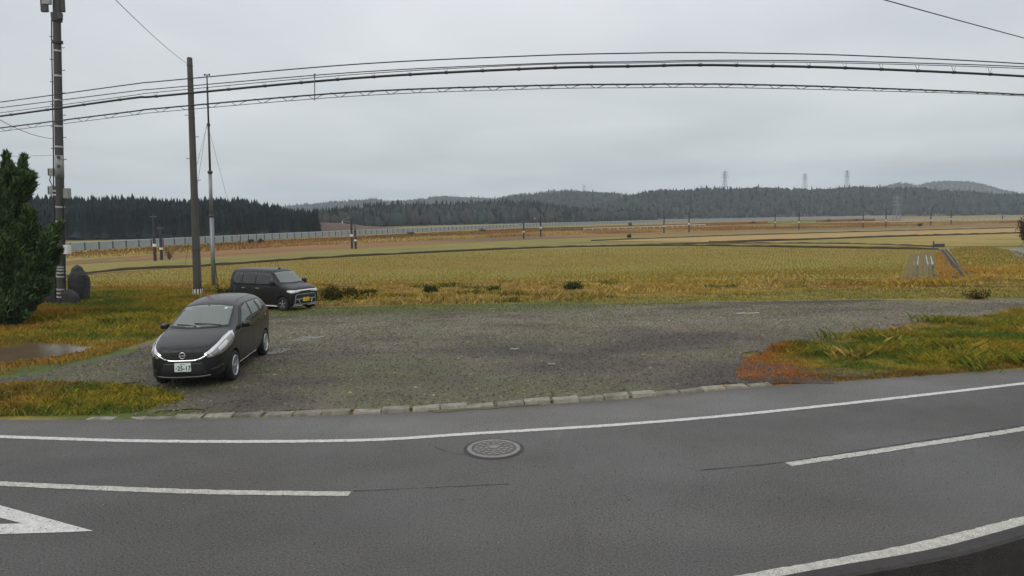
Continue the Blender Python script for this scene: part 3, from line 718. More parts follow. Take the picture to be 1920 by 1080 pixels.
# ================================================================== HILLS AND WOODS
def hill(name, top, D, depth, treeh, tcol, n, label, kinds, groundcol=(.05, .05, .03), base_z=ZF, bare=False, tilt=0.0):
    """a ridge whose crest (with its trees) follows the skyline; tilt turns the ridge in plan"""
    xs = np.array([p[0] for p in top], float); ys = np.array([p[1] for p in top], float)
    px = np.arange(xs[0], xs[-1] + 1, 8.0); py = np.interp(px, xs, ys)
    cx = []; cz = []; cy = []
    for a, b in zip(px, py):
        p = AT(a, b, D + tilt * (a - 960)); cx.append(p.x); cy.append(p.y); cz.append(p.z)
    cx, cy, cz = np.array(cx), np.array(cy), np.array(cz) - treeh * .84
    cz = np.maximum(cz, base_z - .5)
    rows = np.linspace(-1, 1, 21)          # -1 front foot, 0 crest, 1 back foot
    V = []
    for r_ in rows:
        prof = (1 - r_ * r_) if r_ > 0 else (1 - abs(r_) ** 1.4)
        sc_ = 1 + r_ * depth / D
        V.append(np.stack([cx * sc_, cy * sc_, base_z - .6 + (cz - base_z + .6) * prof], -1))
    V = np.array(V); nr, nc = V.shape[:2]
    nzv = (fbm(V[..., 0] * .03, V[..., 1] * .03, 17) - .5) * 5 * (1 - np.abs(rows))[:, None] * (0 if bare else .5); V[..., 2] += nzv
    i = np.arange(nr * nc).reshape(nr, nc)
    F = np.stack([i[:-1, :-1], i[:-1, 1:], i[1:, 1:], i[1:, :-1]], -1).reshape(-1, 4)
    gc = np.array(groundcol)[None] * (.7 + .6 * fbm(V[..., 0].ravel() * .05, V[..., 1].ravel() * .05, 5))[:, None]
    h = npmesh(name, V.reshape(-1, 3), F, M['field'], col=gc, smooth_=True); h['kind'] = 'structure'
    if bare or n == 0: return h
    # trees over the near slope and just behind the crest
    ri = -1 + 1.22 * rng.random(n) ** .85; ci = rng.random(n) * (nc - 1)
    rf = np.clip((ri + 1) / 2 * (nr - 1), 0, nr - 1.001); r0 = rf.astype(int); c0 = np.clip(ci.astype(int), 0, nc - 2)
    a = (rf - r0)[:, None]; b = (ci - c0)[:, None]
    P = (V[r0, c0] * (1 - a) + V[r0 + 1, c0] * a) * (1 - b) + (V[r0, c0 + 1] * (1 - a) + V[r0 + 1, c0 + 1] * a) * b
    patch = fbm(P[:, 0] * .02, P[:, 1] * .02, 27)
    con = rng.random(n) < np.where(patch > .5, kinds, kinds * .55)
    Hh = treeh * (.5 + .4 * rng.random(n) + .45 * (fbm(P[:, 0] * .035, P[:, 1] * .035, 37) - .3)); Hh = np.where(con, Hh * 1.08, Hh * .82)
    Rr = np.where(con, Hh * (.15 + .06 * rng.random(n)), Hh * (.26 + .1 * rng.random(n)))
    S = 7; VV = []; FF = []; CC = []; off = 0
    # conifers: four jagged tiers; broadleaf: lumpy domes
    for sel, levels in ((con, ((.12, 1.0), (.36, .50), (.34, .80), (.60, .32), (.57, .56), (.80, .14), (.78, .30), (1.0, .0))),
                        (~con, ((.06, .45), (.25, .95), (.45, 1.05), (.68, .85), (.86, .5), (.97, .16)))):
        p = P[sel]; k = len(p)
        if not k: continue
        L = len(levels); v = np.zeros((k, L, S, 3)); ang = np.arange(S) / S * 6.283
        jr = 1 + .55 * (rng.random((k, L, S)) - .5); jz = .06 * (rng.random((k, L, S)) - .5); a0 = rng.random(k) * 6.28
        for li, (hz_, rr_) in enumerate(levels):
            r_ = Rr[sel][:, None] * rr_ * jr[:, li]
            v[:, li, :, 0] = p[:, 0, None] + r_ * np.cos(ang + a0[:, None]); v[:, li, :, 1] = p[:, 1, None] + r_ * np.sin(ang + a0[:, None])
            v[:, li, :, 2] = p[:, 2, None] + Hh[sel][:, None] * (hz_ + jz[:, li] * (0 if hz_ == 1 else 1))
        ii = np.arange(L * S).reshape(L, S); f = np.stack([ii[:-1], np.roll(ii[:-1], -1, 1), np.roll(ii[1:], -1, 1), ii[1:]], -1).reshape(-1, 4)
        f_ = (np.arange(k)[:, None, None] * L * S + f[None]).reshape(-1, 4) + off
        tint = np.where(con[sel][:, None], np.array(tcol[0])[None], np.where((rng.random(k) < .5)[:, None], np.array(tcol[1])[None], np.array(tcol[2])[None]))
        c = tint * (.6 + .8 * rng.random(k))[:, None]
        VV.append(v.reshape(-1, 3)); FF.append(f_); CC.append(np.repeat(c, L * S, 0)); off += k * L * S
    o = npmesh('wood', np.concatenate(VV), np.concatenate(FF), M['wood_far'], col=np.concatenate(CC))
    tag(o, label, 'wood', kind='stuff'); return h
CON = (.015, .028, .026); BR1 = (.038, .036, .026); BR2 = (.027, .037, .026)
hill('hill', [(-260, 372), (-100, 376), (0, 379), (60, 378), (110, 380), (180, 383), (250, 380), (330, 381), (390, 378), (430, 380), (480, 386), (515, 391), (540, 402), (560, 416), (580, 430), (600, 440)], 268, 48, 9, (CON, BR1, BR2), 3800, 'dense dark cedar wood on the low hill behind the utility poles', 3.0, tilt=.045)
hill('hill', [(500, 418), (560, 404), (600, 394), (650, 388), (700, 385), (740, 380), (800, 379), (850, 380), (900, 377), (960, 377), (1000, 380), (1060, 384), (1110, 389), (1180, 400), (1240, 415)], 544, 80, 11, (CON, BR1, BR2), 3200, 'mixed dark wood on the hill behind the middle of the railway', .4, tilt=.4)
hill('hill', [(400, 396), (480, 391), (530, 385), (560, 381), (600, 379), (650, 374), (700, 370), (725, 375), (760, 373), (790, 370), (830, 365), (870, 368), (930, 370), (960, 362), (1000, 360), (1060, 354), (1100, 357), (1150, 360), (1182, 363), (1230, 362), (1330, 362)], 1550, 240, 13, (CON, BR1, BR2), 5200, 'pale misty wooded ridge far behind the middle hill', .35)
hill('hill', [(1110, 385), (1150, 372), (1185, 364), (1210, 357), (1260, 353), (1310, 350), (1345, 350), (1400, 350), (1450, 349), (1500, 351), (1560, 350), (1600, 348), (1660, 347), (1700, 348), (1760, 352), (1800, 355), (1860, 360), (1920, 362), (2000, 364), (2300, 368)], 790, 130, 11, (CON, BR1, BR2), 6800, 'long dark mixed wood on the hill below the pylons', .2)
hill('hill', [(1600, 360), (1660, 346), (1685, 340), (1700, 341), (1720, 345), (1750, 339), (1790, 337), (1825, 338), (1850, 344), (1880, 353), (1910, 360), (2000, 366), (2200, 372)], 1700, 220, 10, (CON, BR1, BR1), 2800, 'pale rounded wooded hill rising behind the long wood', .2)
hill('hill', [(880, 392), (930, 373), (960, 364), (1000, 361), (1060, 355), (1100, 357), (1150, 360), (1190, 365), (1240, 378), (1300, 395)], 980, 110, 10, (CON, BR1, BR2), 2200, 'mid grey wooded rise between the middle hill and the long wood', .3)
hill('slope', [(545, 432), (575, 420), (600, 415), (640, 416), (680, 421), (730, 424), (790, 427), (830, 432)], 330, 26, .5, None, 0, '', 0, groundcol=(.10, .055, .034), bare=True, tilt=.25)

# ================================================================== BARRIER
wall_px = [(-200, 492), (0, 479), (130, 470.5), (350, 458), (560, 446), (800, 434), (1000, 425), (1200, 418), (1400, 412.5), (1560, 409), (1690, 407)]
wc = smooth([tuple(G(*p)[:2]) for p in wall_px], 20); wc = dense(wc, 3.0)
WH = 1.35
M['barrier'] = mat('barrier_panel', (.31, .34, .355), .6, var=.15, scale=.4)
M['barrier_cap'] = mat('barrier_cap', (.50, .53, .55), .5)
wroot = empty('barrier_wall', (wc[0][0], wc[0][1], ZF)); tag(wroot, 'long grey railway noise barrier of low panels below the wooded hills', 'barrier')
mbp = MB(); mbp.box((1.5, 0, WH / 2), (2.86, .10, WH)); tmp = mbp.build('barrier_panel', M['barrier']); pm = tmp.data; bpy.data.objects.remove(tmp)
mbp = MB(); mbp.box((1.5, 0, WH + .09), (3.01, .22, .18)); tmp = mbp.build('coping', M['barrier_cap']); cm = tmp.data; bpy.data.objects.remove(tmp)
mbp = MB(); mbp.box((0, -.02, WH / 2 + .05), (.20, .24, WH + .1)); tmp = mbp.build('barrier_post', M['steel']); qm = tmp.data; qm.materials.clear(); qm.materials.append(M['concrete_dark']); bpy.data.objects.remove(tmp)
inv = Matrix.Translation(-wroot.location)
for i in range(min(len(wc) - 1, 290)):
    a = wc[i]; b = wc[i + 1]; ang = math.atan2(b[1] - a[1], b[0] - a[0])
    for nm, me in (('barrier_panel', pm), ('coping', cm), ('barrier_post', qm)):
        o = link(nm, me, None, wroot); o.matrix_parent_inverse = inv
        o.location = (a[0], a[1], ZF); o.rotation_euler = (0, 0, ang)
        if nm == 'barrier_panel': o.scale = (1, 1, 1)
print('barrier', len(wc))

# white guard rail and pale fences along the far track
def guard(px, label, h=.9, material='white_paint', st=4.0):
    c = dense(smooth([tuple(G(*p)[:2]) for p in px], 10), st)
    r = empty('guard_rail', (c[0][0], c[0][1], ZF)); tag(r, label, 'guard rail'); iv = Matrix.Translation(-r.location)
    mb = MB(); mb.tube([(p[0], p[1], ZF + h) for p in c], .09, 4); o = mb.build('rail', M[material], r); o.matrix_parent_inverse = iv
    for p in c:
        mb = MB(); mb.box((p[0], p[1], ZF + h / 2), (.14, .14, h)); o = mb.build('post', M[material], r); o.matrix_parent_inverse = iv
guard([(1095, 433.5), (1200, 430), (1330, 425)], 'low white guard rail by the railway in front of the grey barrier')
M['green_net'] = mat('green_net', lin(120, 150, 90), .8)
c = [G(1440, 419), G(1530, 417.5)]
mb = MB(); a, b = c; mb.box(((a.x + b.x) / 2, (a.y + b.y) / 2, ZF + .5), ((b - a).length, .1, 1.0), Matrix.Rotation(math.atan2(b.y - a.y, b.x - a.x), 3, 'Z'))
tag(mb.build('net_fence', M['green_net']), 'pale green net fence beside the far track', 'fence')
mb = MB(); a, b = G(1690, 415), G(1925, 413); 
for k in range(2): mb.box(((a.x + b.x) / 2, (a.y + b.y) / 2, ZF + .5 + k * .5), ((b - a).length, .12, .22), Matrix.Rotation(math.atan2(b.y - a.y, b.x - a.x), 3, 'Z'))
for k in range(24):
    p = a.lerp(b, k / 23); mb.box((p.x, p.y, ZF + .5), (.2, .2, 1.2))
tag(mb.build('road_railing', M['steel_light']), 'pale grey railing on the far road below the right hand wood', 'railing')

# ================================================================== RAILWAY POLES
M['rail_pole'] = mat('creosoted_pole', (.030, .027, .025), .8, var=.3, scale=3)
RP = [(291, 489, 400, 0), (303, 487, 423, 0), (660, 466, 391, 1), (667, 466.5, 418, 0), (982, 448, 407, 1), (1014, 444, 392, 1), (1245, 437, 397, 1), (1292, 436, 386, 0), (1453, 429, 392, 1), (1498, 430, 389, 1), (1618, 427, 393, 1), (1661, 426, 387, 0), (1745, 423, 392, 1), (1783, 421, 389, 0), (1879, 418, 401, 1)]
RL = {0: 'taller dark railway pole of the pair beside the bare brown bush', 1: 'shorter dark railway pole of the pair beside the bare brown bush', 2: 'taller dark pole of the tight pair by the track beyond the black van', 3: 'shorter dark pole of the tight pair by the track beyond the black van',
      6: 'dark railway pole with a bracket arm standing before the white guard rail', 7: 'tall dark railway pole with a small cross arm before the white guard rail', 10: 'dark railway pole with a bracket arm, the pole nearest the low pylon but one', 11: 'dark railway pole with a small cross arm just beside the low grey pylon'}
for ri_, (px, pb, ptp, arm) in enumerate(RP):
    g = G(px, pb); tz = AT(px, ptp, g.y).z; hgt = tz - g.z
    r = empty('railway_pole', tuple(g)); tag(r, RL.get(ri_, 'dark railway pole with one white band standing beside the far track'), 'pole', 'railway poles along the far track')
    MB().tube([(0, 0, -.1), (0, 0, hgt * .74)], [.21, .17], 8).build('shaft', M['rail_pole'], r)
    MB().tube([(0, 0, hgt * .74), (0, 0, hgt)], [.11, .07], 6).build('top_tube', M['black_metal'], r)
    MB().tube([(0, 0, hgt * .30), (0, 0, hgt * .36)], .235, 8).build('white_band', M['white_paint'], r)
    if arm:
        s = -1 if random.random() < .5 else 1
        mb = MB(); mb.tube([(0, 0, hgt * .66), (s * 1.6, -.3, hgt * .70)], .05, 5); mb.tube([(0, 0, hgt * .80), (s * 1.5, -.3, hgt * .71)], .035, 5); mb.build('bracket_arm', M['steel'], r)
        MB().box((s * 1.5, -.28, hgt * .66), (.12, .12, .35)).build('insulator', M['white_paint'], r)
    else:
        MB().box((0, 0, hgt * .93), (.9, .08, .08)).build('cross_arm', M['steel'], r)

# ================================================================== PYLONS
M['pylon'] = mat('pylon_steel', (.20, .21, .22), .6)
def pylon(px, pb, ptp, D, label, wd):
    b = AT(px, pb, D); t = AT(px, ptp, D); h = t.z - b.z
    r = empty('pylon', tuple(b)); tag(r, label, 'pylon'); r.rotation_euler = (0, 0, .35)
    leg = MB(); k = wd; lw = .05 * wd
    for sx in (-1, 1):
        for sy in (-1, 1):
            leg.tube([(sx * k / 2, sy * k / 2, -6), (sx * k * .22, sy * k * .22, h * .55), (sx * k * .05, sy * k * .05, h)], [lw, lw * .8, lw * .5], 4)
    leg.build('legs', M['pylon'], r)
    br = MB(); n = 9
    for i in range(n):
        z0, z1 = h * i / n, h * (i + 1) / n
        f = lambda z: np.interp(z, [0, h * .55, h], [k / 2, k * .22, k * .05])
        for s in (-1, 1):
            br.tube([(-f(z0), s * f(z0), z0), (f(z1), s * f(z1), z1)], lw * .45, 3); br.tube([(f(z0), s * f(z0), z0), (-f(z1), s * f(z1), z1)], lw * .45, 3)
            br.tube([(s * f(z0), -f(z0), z0), (s * f(z1), f(z1), z1)], lw * .45, 3)
    br.build('lattice', M['pylon'], r)
    for j, zf_ in enumerate((.62, .76, .90)):
        a = MB(); L = wd * (1.0 - .12 * j)
        a.tube([(-L, 0, h * zf_), (0, 0, h * (zf_ + .035)), (L, 0, h * zf_)], lw * .7, 4); a.tube([(-L, 0, h * zf_), (L, 0, h * zf_)], lw * .6, 4)
        a.build('cross_arm', M['pylon'], r)
        for s in (-1, 1):
            MB().tube([(s * L * .95, 0, h * zf_), (s * L * .95, 0, h * zf_ - h * .06)], lw * .8, 4).build('insulator', M['pylon'], r)
pylon(1359, 352, 320, 800, 'tallest thin pylon at the left end of the ridge line above the long wood', 5.0)
pylon(1509, 352, 325, 810, 'shorter pylon on the ridge line, the middle one of three', 4.6)
pylon(1588, 350, 319, 800, 'pylon with clear cross arms at the right of the ridge line pylons', 5.0)
pylon(1681, 413, 367, 420, 'grey pylon standing low in front of the wood beside the railway', 4.4)
pylon(1095, 362, 346, 1500, 'tiny faint pylon on the far ridge behind the middle hill', 4.5)

# ================================================================== HAZE
hb = MB(); hb.box((0, 750, 55), (4600, 3000, 118))
hz = hb.build('haze'); hz['kind'] = 'stuff'; hz['label'] = 'thin grey mist over the fields and hills'
hm = bpy.data.materials.new('haze'); hm.use_nodes = True; t = hm.node_tree; t.nodes.clear()
ho = N(t, 'ShaderNodeOutputMaterial'); pv = N(t, 'ShaderNodeVolumePrincipled')
pv.inputs['Color'].default_value = (.82, .92, 1, 1); pv.inputs['Density'].default_value = .00034; pv.inputs['Anisotropy'].default_value = .1
t.links.new(pv.outputs[0], ho.inputs['Volume'])
hz.data.materials.append(hm)
# ================================================================== UTILITY POLES
def rel(root, p): return Vector(p) - root.location
def bolts(root, z0, z1, step, rad, axf, sides=(1, -1), L=.2):
    z = z0; k = 0
    while z < z1:
        s = sides[k % 2]; r0 = rad(z)
        c_ = axf(z); MB().tube([c_ + Vector((s * r0 * .6, -.02, 0)), c_ + Vector((s * (r0 + L), -.02, 0)), c_ + Vector((s * (r0 + L), -.02, .03))], .014, 5).build('step_bolt', M['black_metal'], root)
        z += step; k += 1
# pole with antennas, by the evergreen tree
b = G(116, 579); t = AT(106, -2, b.y - .35)
p1 = empty('utility_pole', tuple(b)); tag(p1, 'tall dark pole with mobile antennas and grey boxes beside the evergreen tree', 'utility pole')
top = t - b; hgt = top.z
ax = lambda z: Vector((top.x * z / hgt, top.y * z / hgt, z))
rad1 = lambda z: (7.8 - 1.6 * z / hgt) * b.y / FPX
n = 14; MB().tube([ax(hgt * k / n - (.2 if k == 0 else 0)) for k in range(n + 1)], [rad1(hgt * k / n) for k in range(n + 1)], 14).build('shaft', M['concrete_dark'], p1, smooth_=True)
def zpx(py, D=None): return AT(110, py, (D or b.y)).z - b.z
for py in (99, 145, 190, 238, 276, 388, 415, 470, 500, 505, 511, 518, 542, 549, 556):
    z = zpx(py); MB().tube([ax(z - .03), ax(z + .03)], rad1(z) + .012, 14).build('steel_band', M['steel_light'], p1)
z0, z1 = zpx(335), zpx(292)
MB().tube([ax(z0), ax((z0 + z1) / 2), ax(z1)], [rad1(z0) + .008] * 3, 14).build('sleeve', M['grey_box'], p1, smooth_=True)
for py in (296, 313, 331): MB().box(ax(zpx(py)) + Vector((.08, -rad1(3) - .01, 0)), (.1, .05, .1)).build('sleeve_bolt', M['black_metal'], p1)
def ebox(px0, px1, py0, py1, nm='equipment_box', mt='grey_box', dy=-.05, d=.24):
    px0 += 4; px1 += 4; a = AT(px0, py1, b.y) - b; c = AT(px1, py0, b.y) - b; ce = (a + c) / 2
    o = MB().box((ce.x, ce.y + dy, ce.z), (abs(c.x - a.x), d, abs(c.z - a.z))).build(nm, M[mt], p1, bevel=.015)
    MB().box((0, 0, 0), (.02, .02, abs(c.z - a.z) * .8)).build('hinge', M['black_metal'], o).location = (ce.x - abs(c.x - a.x) * .35, ce.y + dy - d / 2 - .005, ce.z)
    return o
ebox(91, 103, 316, 330); ebox(90, 99, 349, 365, dy=-.02); ebox(114, 127, 353, 372); ebox(119, 127, 459, 476, 'meter_box', 'white_paint')
ebox(99, 115, 357, 360, 'clamp', 'steel_light', -.12, .3); ebox(99, 115, 364, 367, 'clamp', 'steel_light', -.12, .3)
# cables running down the pole
for off, za, zb_ in ((-.22, zpx(560), zpx(30)), (.2, zpx(560), zpx(376))):
    MB().tube([ax(za + (zb_ - za) * k / 12) + Vector((off * (.98 - .25 * (za + (zb_ - za) * k / 12) / hgt) + random.uniform(-.012, .012), -.06, 0)) for k in range(13)], .022, 6).build('riser_cable', M['cable'], p1)
MB().tube([AT(95, 330, b.y) - b, AT(93, 338, b.y) - b, AT(99, 350, b.y) - b, AT(100, 380, b.y) - b], .018, 6).build('riser_cable', M['cable'], p1)
MB().tube([AT(121, 372, b.y) - b, AT(121, 377, b.y) - b, AT(117, 384, b.y) - b, AT(113, 378, b.y) - b], .02, 6).build('riser_cable', M['cable'], p1)
bolts(p1, zpx(300), zpx(60), .42, lambda z: rad1(z), ax, L=.14)
MB().tube([ax(zpx(85)), ax(zpx(80))], rad1(7) + .05, 14).build('clamp_ring', M['black_metal'], p1)
MB().tube([ax(zpx(45)), ax(zpx(30))], [rad1(7) + .04, rad1(7) + .06], 14).build('clamp_ring', M['black_metal'], p1)
MB().box(ax(zpx(36)) + Vector((.18, -.1, 0)), (.14, .14, .24)).build('junction', M['black_metal'], p1)
tp = ax(zpx(8))
for k, (pxa, pxb, mt) in enumerate(((88, 96, 'black_metal'), (101, 113, 'grey_box'), (118, 127, 'black_metal'))):
    a = AT(pxa, 27 if k != 1 else 18, b.y) - b; c = AT(pxb, -45, b.y) - b; yy = tp.y + (-.28 if k == 1 else .05)
    o = MB().box(((a.x + c.x) / 2, yy, (a.z + c.z) / 2), (abs(c.x - a.x), .13, c.z - a.z)).build('panel_antenna', M[mt], p1, bevel=.03)
    if k != 1: MB().box(((a.x + c.x) / 2 + (.04 if k == 0 else -.04), yy - .07, (a.z + c.z) / 2 + .1), (.06, .02, (c.z - a.z) * .8)).build('antenna_rail', M['grey_box'], o)
    MB().tube([tp + Vector((0, 0, .12)), Vector(((a.x + c.x) / 2, yy, tp.z + .12))], .03, 6).build('bracket', M['black_metal'], p1)
MB().tube([ax(hgt - .3), ax(hgt) + Vector((0, 0, .6))], .06, 8).build('top_tube', M['steel'], p1)

# concrete pole behind the hatchback
b2 = G(371, 560); t2 = AT(355.5, 109, b2.y - .1)
p2 = empty('utility_pole', tuple(b2)); tag(p2, 'plain grey concrete pole with a striped guard at its foot, behind the hatchback', 'utility pole')
top2 = t2 - b2; h2 = top2.z; ax2 = lambda z: Vector((top2.x * z / h2, top2.y * z / h2, z))
rad2 = lambda z: (7.6 - 2.9 * z / h2) * b2.y / FPX
MB().tube([ax2(h2 * k / 12 - (.2 if k == 0 else 0)) for k in range(13)] + [ax2(h2) + Vector((0, 0, .03))], [rad2(h2 * k / 12) for k in range(13)] + [.08], 16).build('shaft', M['concrete'], p2, smooth_=True)
M['guard_dark'] = mat('guard_dark', (.06, .06, .055), .7)
zg = AT(370, 541, b2.y).z - b2.z
gd = MB().tube([ax2(.05), ax2(zg)], [rad2(0) + .02, rad2(zg) + .02], 20).build('pole_guard', M['guard_dark'], p2)
for k in range(10):
    a0 = k * 2 * math.pi / 10; mb = MB(); r_ = rad2(.2) + .026
    pts = [(r_ * math.cos(a0 + q), r_ * math.sin(a0 + q)) for q in (0, .11, .22, .33)]
    vs = [(x_, y_, .08) for x_, y_ in pts] + [(ax2(zg).x + x_, ax2(zg).y + y_, zg - .01) for x_, y_ in pts]
    mb.add(vs, [(i, i + 1, i + 5, i + 4) for i in range(3)]); mb.build('white_stripe', M['white_paint'], gd)
bolts(p2, 3.4, h2 - 1.2, .95, rad2, ax2, L=.15)
for zz in (h2 - .32, h2 - 2.6, 2.2):
    MB().tube([ax2(zz - .025), ax2(zz + .025)], rad2(zz) + .012, 16).build('steel_band', M['black_metal'], p2)

# slim steel mast behind it
b3 = G(401, 541); t3 = AT(388, 141, b3.y)
p3 = empty('mast', tuple(b3)); tag(p3, 'slim sectional steel mast with a small sensor head and guy wires', 'mast')
top3 = t3 - b3; h3_ = top3.z; ax3 = lambda z: Vector((top3.x * z / h3_, top3.y * z / h3_, z))
z3 = lambda py: AT(392, py, b3.y).z - b3.z
secs = [(-.2, z3(405), .115, 'steel'), (z3(405), z3(323), .095, 'steel'), (z3(323), z3(234), .06, 'black_metal'), (z3(234), z3(165), .05, 'black_metal'), (z3(165), h3_, .035, 'black_metal')]
for a, c, r_, mt in secs: MB().tube([ax3(a), ax3(c)], r_, 12).build('mast_section', M[mt], p3, smooth_=True)
for py, r_ in ((323, .15), (234, .1), (405, .16), (165, .06)): MB().tube([ax3(z3(py) - .09), ax3(z3(py)), ax3(z3(py) + .09)], [r_ * .7, r_, r_ * .7], 12).build('collar', M['black_metal'], p3)
hd = MB(); hd.tube([ax3(h3_) + Vector((-.13, 0, .02)), ax3(h3_) + Vector((.13, 0, .02))], .02, 6)
for s in (-1, 1): hd.tube([ax3(h3_) + Vector((s * .13, 0, -.03)), ax3(h3_) + Vector((s * .13, 0, .07))], .045, 8)
hd.build('sensor_head', M['black_metal'], p3)
for (pa, pe, ye) in (((390, 236), (452, 470), 5), ((387, 236), (347, 500), 4), ((388, 236), (366, 320), -4)):
    e = AT(*pe, b3.y + ye)
    MB().tube([AT(*pa, b3.y) - b3, e - b3], .008, 4).build('guy_wire', M['cable'], p3)
# dotted anti-climb chain beside it
for k in range(16):
    t_ = k / 15; q = AT(402 + 8 * t_, 488 + 60 * t_, b3.y - .6) - b3
    MB().tube([q - Vector((0, 0, .07)), q + Vector((0, 0, .05))], .028, 6).build('guy_guard', M['black_metal'], p3)

# ================================================================== OVERHEAD CABLES
def cable(px, z, rad, label, name='overhead_cable', sag=0, n=14):
    """cable hung along the lot at height z (m); the pixels give its course in plan"""
    P = [ATZ(a, bb, z) for a, bb in px]; P = smooth([tuple(p) for p in P], n)
    o = MB().tube(P, rad, 6).build(name, M['cable'], smooth_=True); tag(o, label, 'cable'); return P, o
XS = [-320, 0, 240, 300, 660, 1000, 1200, 1300, 1400, 1600, 1920, 2300]
def pts(ys): return list(zip(XS, ys))
W1, _ = cable(pts([232, 191.5, 159, 152.5, 121, 104.5, 99.5, 98.5, 99.5, 104, 119.5, 146]), 7.3, .016, 'highest thin overhead cable crossing the whole lot')
W2, _ = cable(pts([241, 202, 172, 166, 136, 119.5, 115.5, 113.5, 113, 115.5, 125, 145]), 6.95, .013, 'second thin overhead cable, just above the thickest one')
W3, _ = cable(pts([250, 211.5, 180, 172.5, 140, 121.5, 118, 116, 116, 118.5, 128.5, 149]), 6.9, .010, 'thin carrier wire holding the thickest overhead cable by its ties')
W4, o4 = cable(pts([260, 218, 185, 180, 147, 128.5, 124, 122, 123, 128, 143, 169]), 6.75, .032, 'thickest black overhead cable hung from small wire ties')
W5, o5 = cable(pts([280, 240, 210, 203, 173, 160.5, 158, 157.5, 158.5, 164, 177.5, 203]), 6.1, .019, 'lower overhead cable wrapped with a wavy hanger wire')
W6, _ = cable(pts([285, 246.5, 217, 210, 180.5, 167, 164.5, 164, 165, 169.5, 180, 203]), 6.0, .008, 'lowest thin wire under the wavy hanger')
def at_px(P, px):
    """point of a polyline whose direction matches column px"""
    for a, b_ in zip(P[:-1], P[1:]):
        va, vb = Vector(a) - CAM, Vector(b_) - CAM
        ua = 960 + FPX * va.dot(rt) / va.dot(fw); ub = 960 + FPX * vb.dot(rt) / vb.dot(fw)
        if ua <= px <= ub: return Vector(a).lerp(Vector(b_), (px - ua) / (ub - ua + 1e-9))
    return Vector(P[-1])
hw = []; px = -40.0
while px < 1990:
    hw.append(px); px += 6.5
P = []; ph = 0
for q in hw:
    a = at_px(W5, q); c = at_px(W6, q); s = max(0, math.sin(q / 48 * 2 * math.pi)); P.append(a.lerp(c, s * 1.05) + Vector((0, 0, .02 * math.cos(q / 48 * 6.28))))
MB().tube(P, .007, 4).build('hanger_wire', M['cable'], o5)
for q in np.arange(20, 1920, 68):
    a = at_px(W3, q + 4); c = at_px(W4, q); a2_ = at_px(W3, q - 4)
    mb = MB(); mb.tube([a, c + Vector((0, 0, .01)), a2_], .006, 4); mb.tube([c - Vector((.02, 0, 0)), c + Vector((.05, 0, 0))], .042, 6); mb.build('cable_tie', M['cable'], o4)
a = at_px(W2, 590); c = at_px(W6, 590)
MB().tube([a + Vector((0, 0, .03)), a.lerp(c, .15), c - Vector((0, 0, .03))], [.025, .012, .012], 6).build('spacer', M['cable'], o5)
def drop(a, b_, rad, label, sag=.3):
    a, b_ = Vector(a), Vector(b_); P = [a.lerp(b_, k / 16) - Vector((0, 0, sag * 4 * (k / 16) * (1 - k / 16))) for k in range(17)]
    o = MB().tube(P, rad, 5).build('drop_wire', M['cable'], smooth_=True); tag(o, label, 'wire'); return o
drop(AT(120, -100, 12), ax2(h2 - .32) + b2, .008, 'thin wire rising from the top of the concrete pole', .15)
drop(AT(-160, 110, 14), AT(99, 260, b.y), .010, 'thin wire sloping down to the antenna pole', .35)
drop(AT(-160, 289, 20), AT(99, 291, b.y), .006, 'faint level wire running to the antenna pole', .05)
drop(AT(1500, -45, 9), AT(2100, 118, 14), .008, 'lone thin wire high over the road at the far end', .02)

# ================================================================== BOULDERS, SHRUBS, TREE
def boulder(px, pb, wpx, hpx, label, seed, dY=0.0):
    g = G(px, pb); g = Vector((g.x, g.y + dY, g.z)); k = g.y / FPX
    bm = bmesh.new(); bmesh.ops.create_icosphere(bm, subdivisions=3, radius=1)
    sd = [Vector((random.uniform(-1, 1), random.uniform(-1, 1), random.uniform(-.6, 1))).normalized() for _ in range(16)]
    for v in bm.verts:
        p = v.co.copy(); n_ = fbm(np.array([p.x * 1.6 + seed, p.z * 1.3]), np.array([p.y * 1.6 + seed * 2, p.x]), seed)
        q = Vector([math.copysign(abs(c_) ** .62, c_) for c_ in p]); n2_ = fbm(np.array([p.x * 3.7 + seed, p.z * 3]), np.array([p.y * 3.7 + p.z * 2.9, p.x]), seed + 4); s = (.70 + .3 * float(n_[0]) + .3 * float(n2_[0])) * min(1.0, min(.8 / max(p.dot(d_), .05) for d_ in sd) if sd else 1)
        v.co = Vector((q.x * wpx * k / 2, q.y * wpx * k / 2 * .8, q.z * hpx * k / 2)) * s + Vector((0, 0, hpx * k / 2 * .82))
    me = bpy.data.meshes.new('boulder'); bm.to_mesh(me); bm.free()
    o = link('boulder', me, M['rock']); o.location = g; tag(o, label, 'boulder'); return o
boulder(133, 580, 30, 40, 'dark weathered boulder right of the antenna pole, under a leaning one', 3)
boulder(127, 577, 38, 78, 'dark rounded boulder leaning upright behind the lower boulder and the pole', 5, dY=.75)
boulder(101, 578, 32, 72, 'tall dark boulder between the evergreen tree and the antenna pole', 8)
def leafy(name, pts_, size, colf, mat_=None):
    """pts_ (n,3) -> small random leaf triangles"""
    n = len(pts_); d = rng.normal(0, 1, (n, 3)); d /= np.linalg.norm(d, axis=1)[:, None]; e = np.cross(d, rng.normal(0, 1, (n, 3))); e /= np.linalg.norm(e, axis=1)[:, None]
    s = (size * (.6 + .8 * rng.random(n)))[:, None]
    V = np.stack([pts_ - e * s * .3, pts_ + e * s * .3, pts_ + d * s], 1)
    F = np.arange(n * 3).reshape(n, 3); return V.reshape(-1, 3), F, np.repeat(colf(n, pts_), 3, 0)
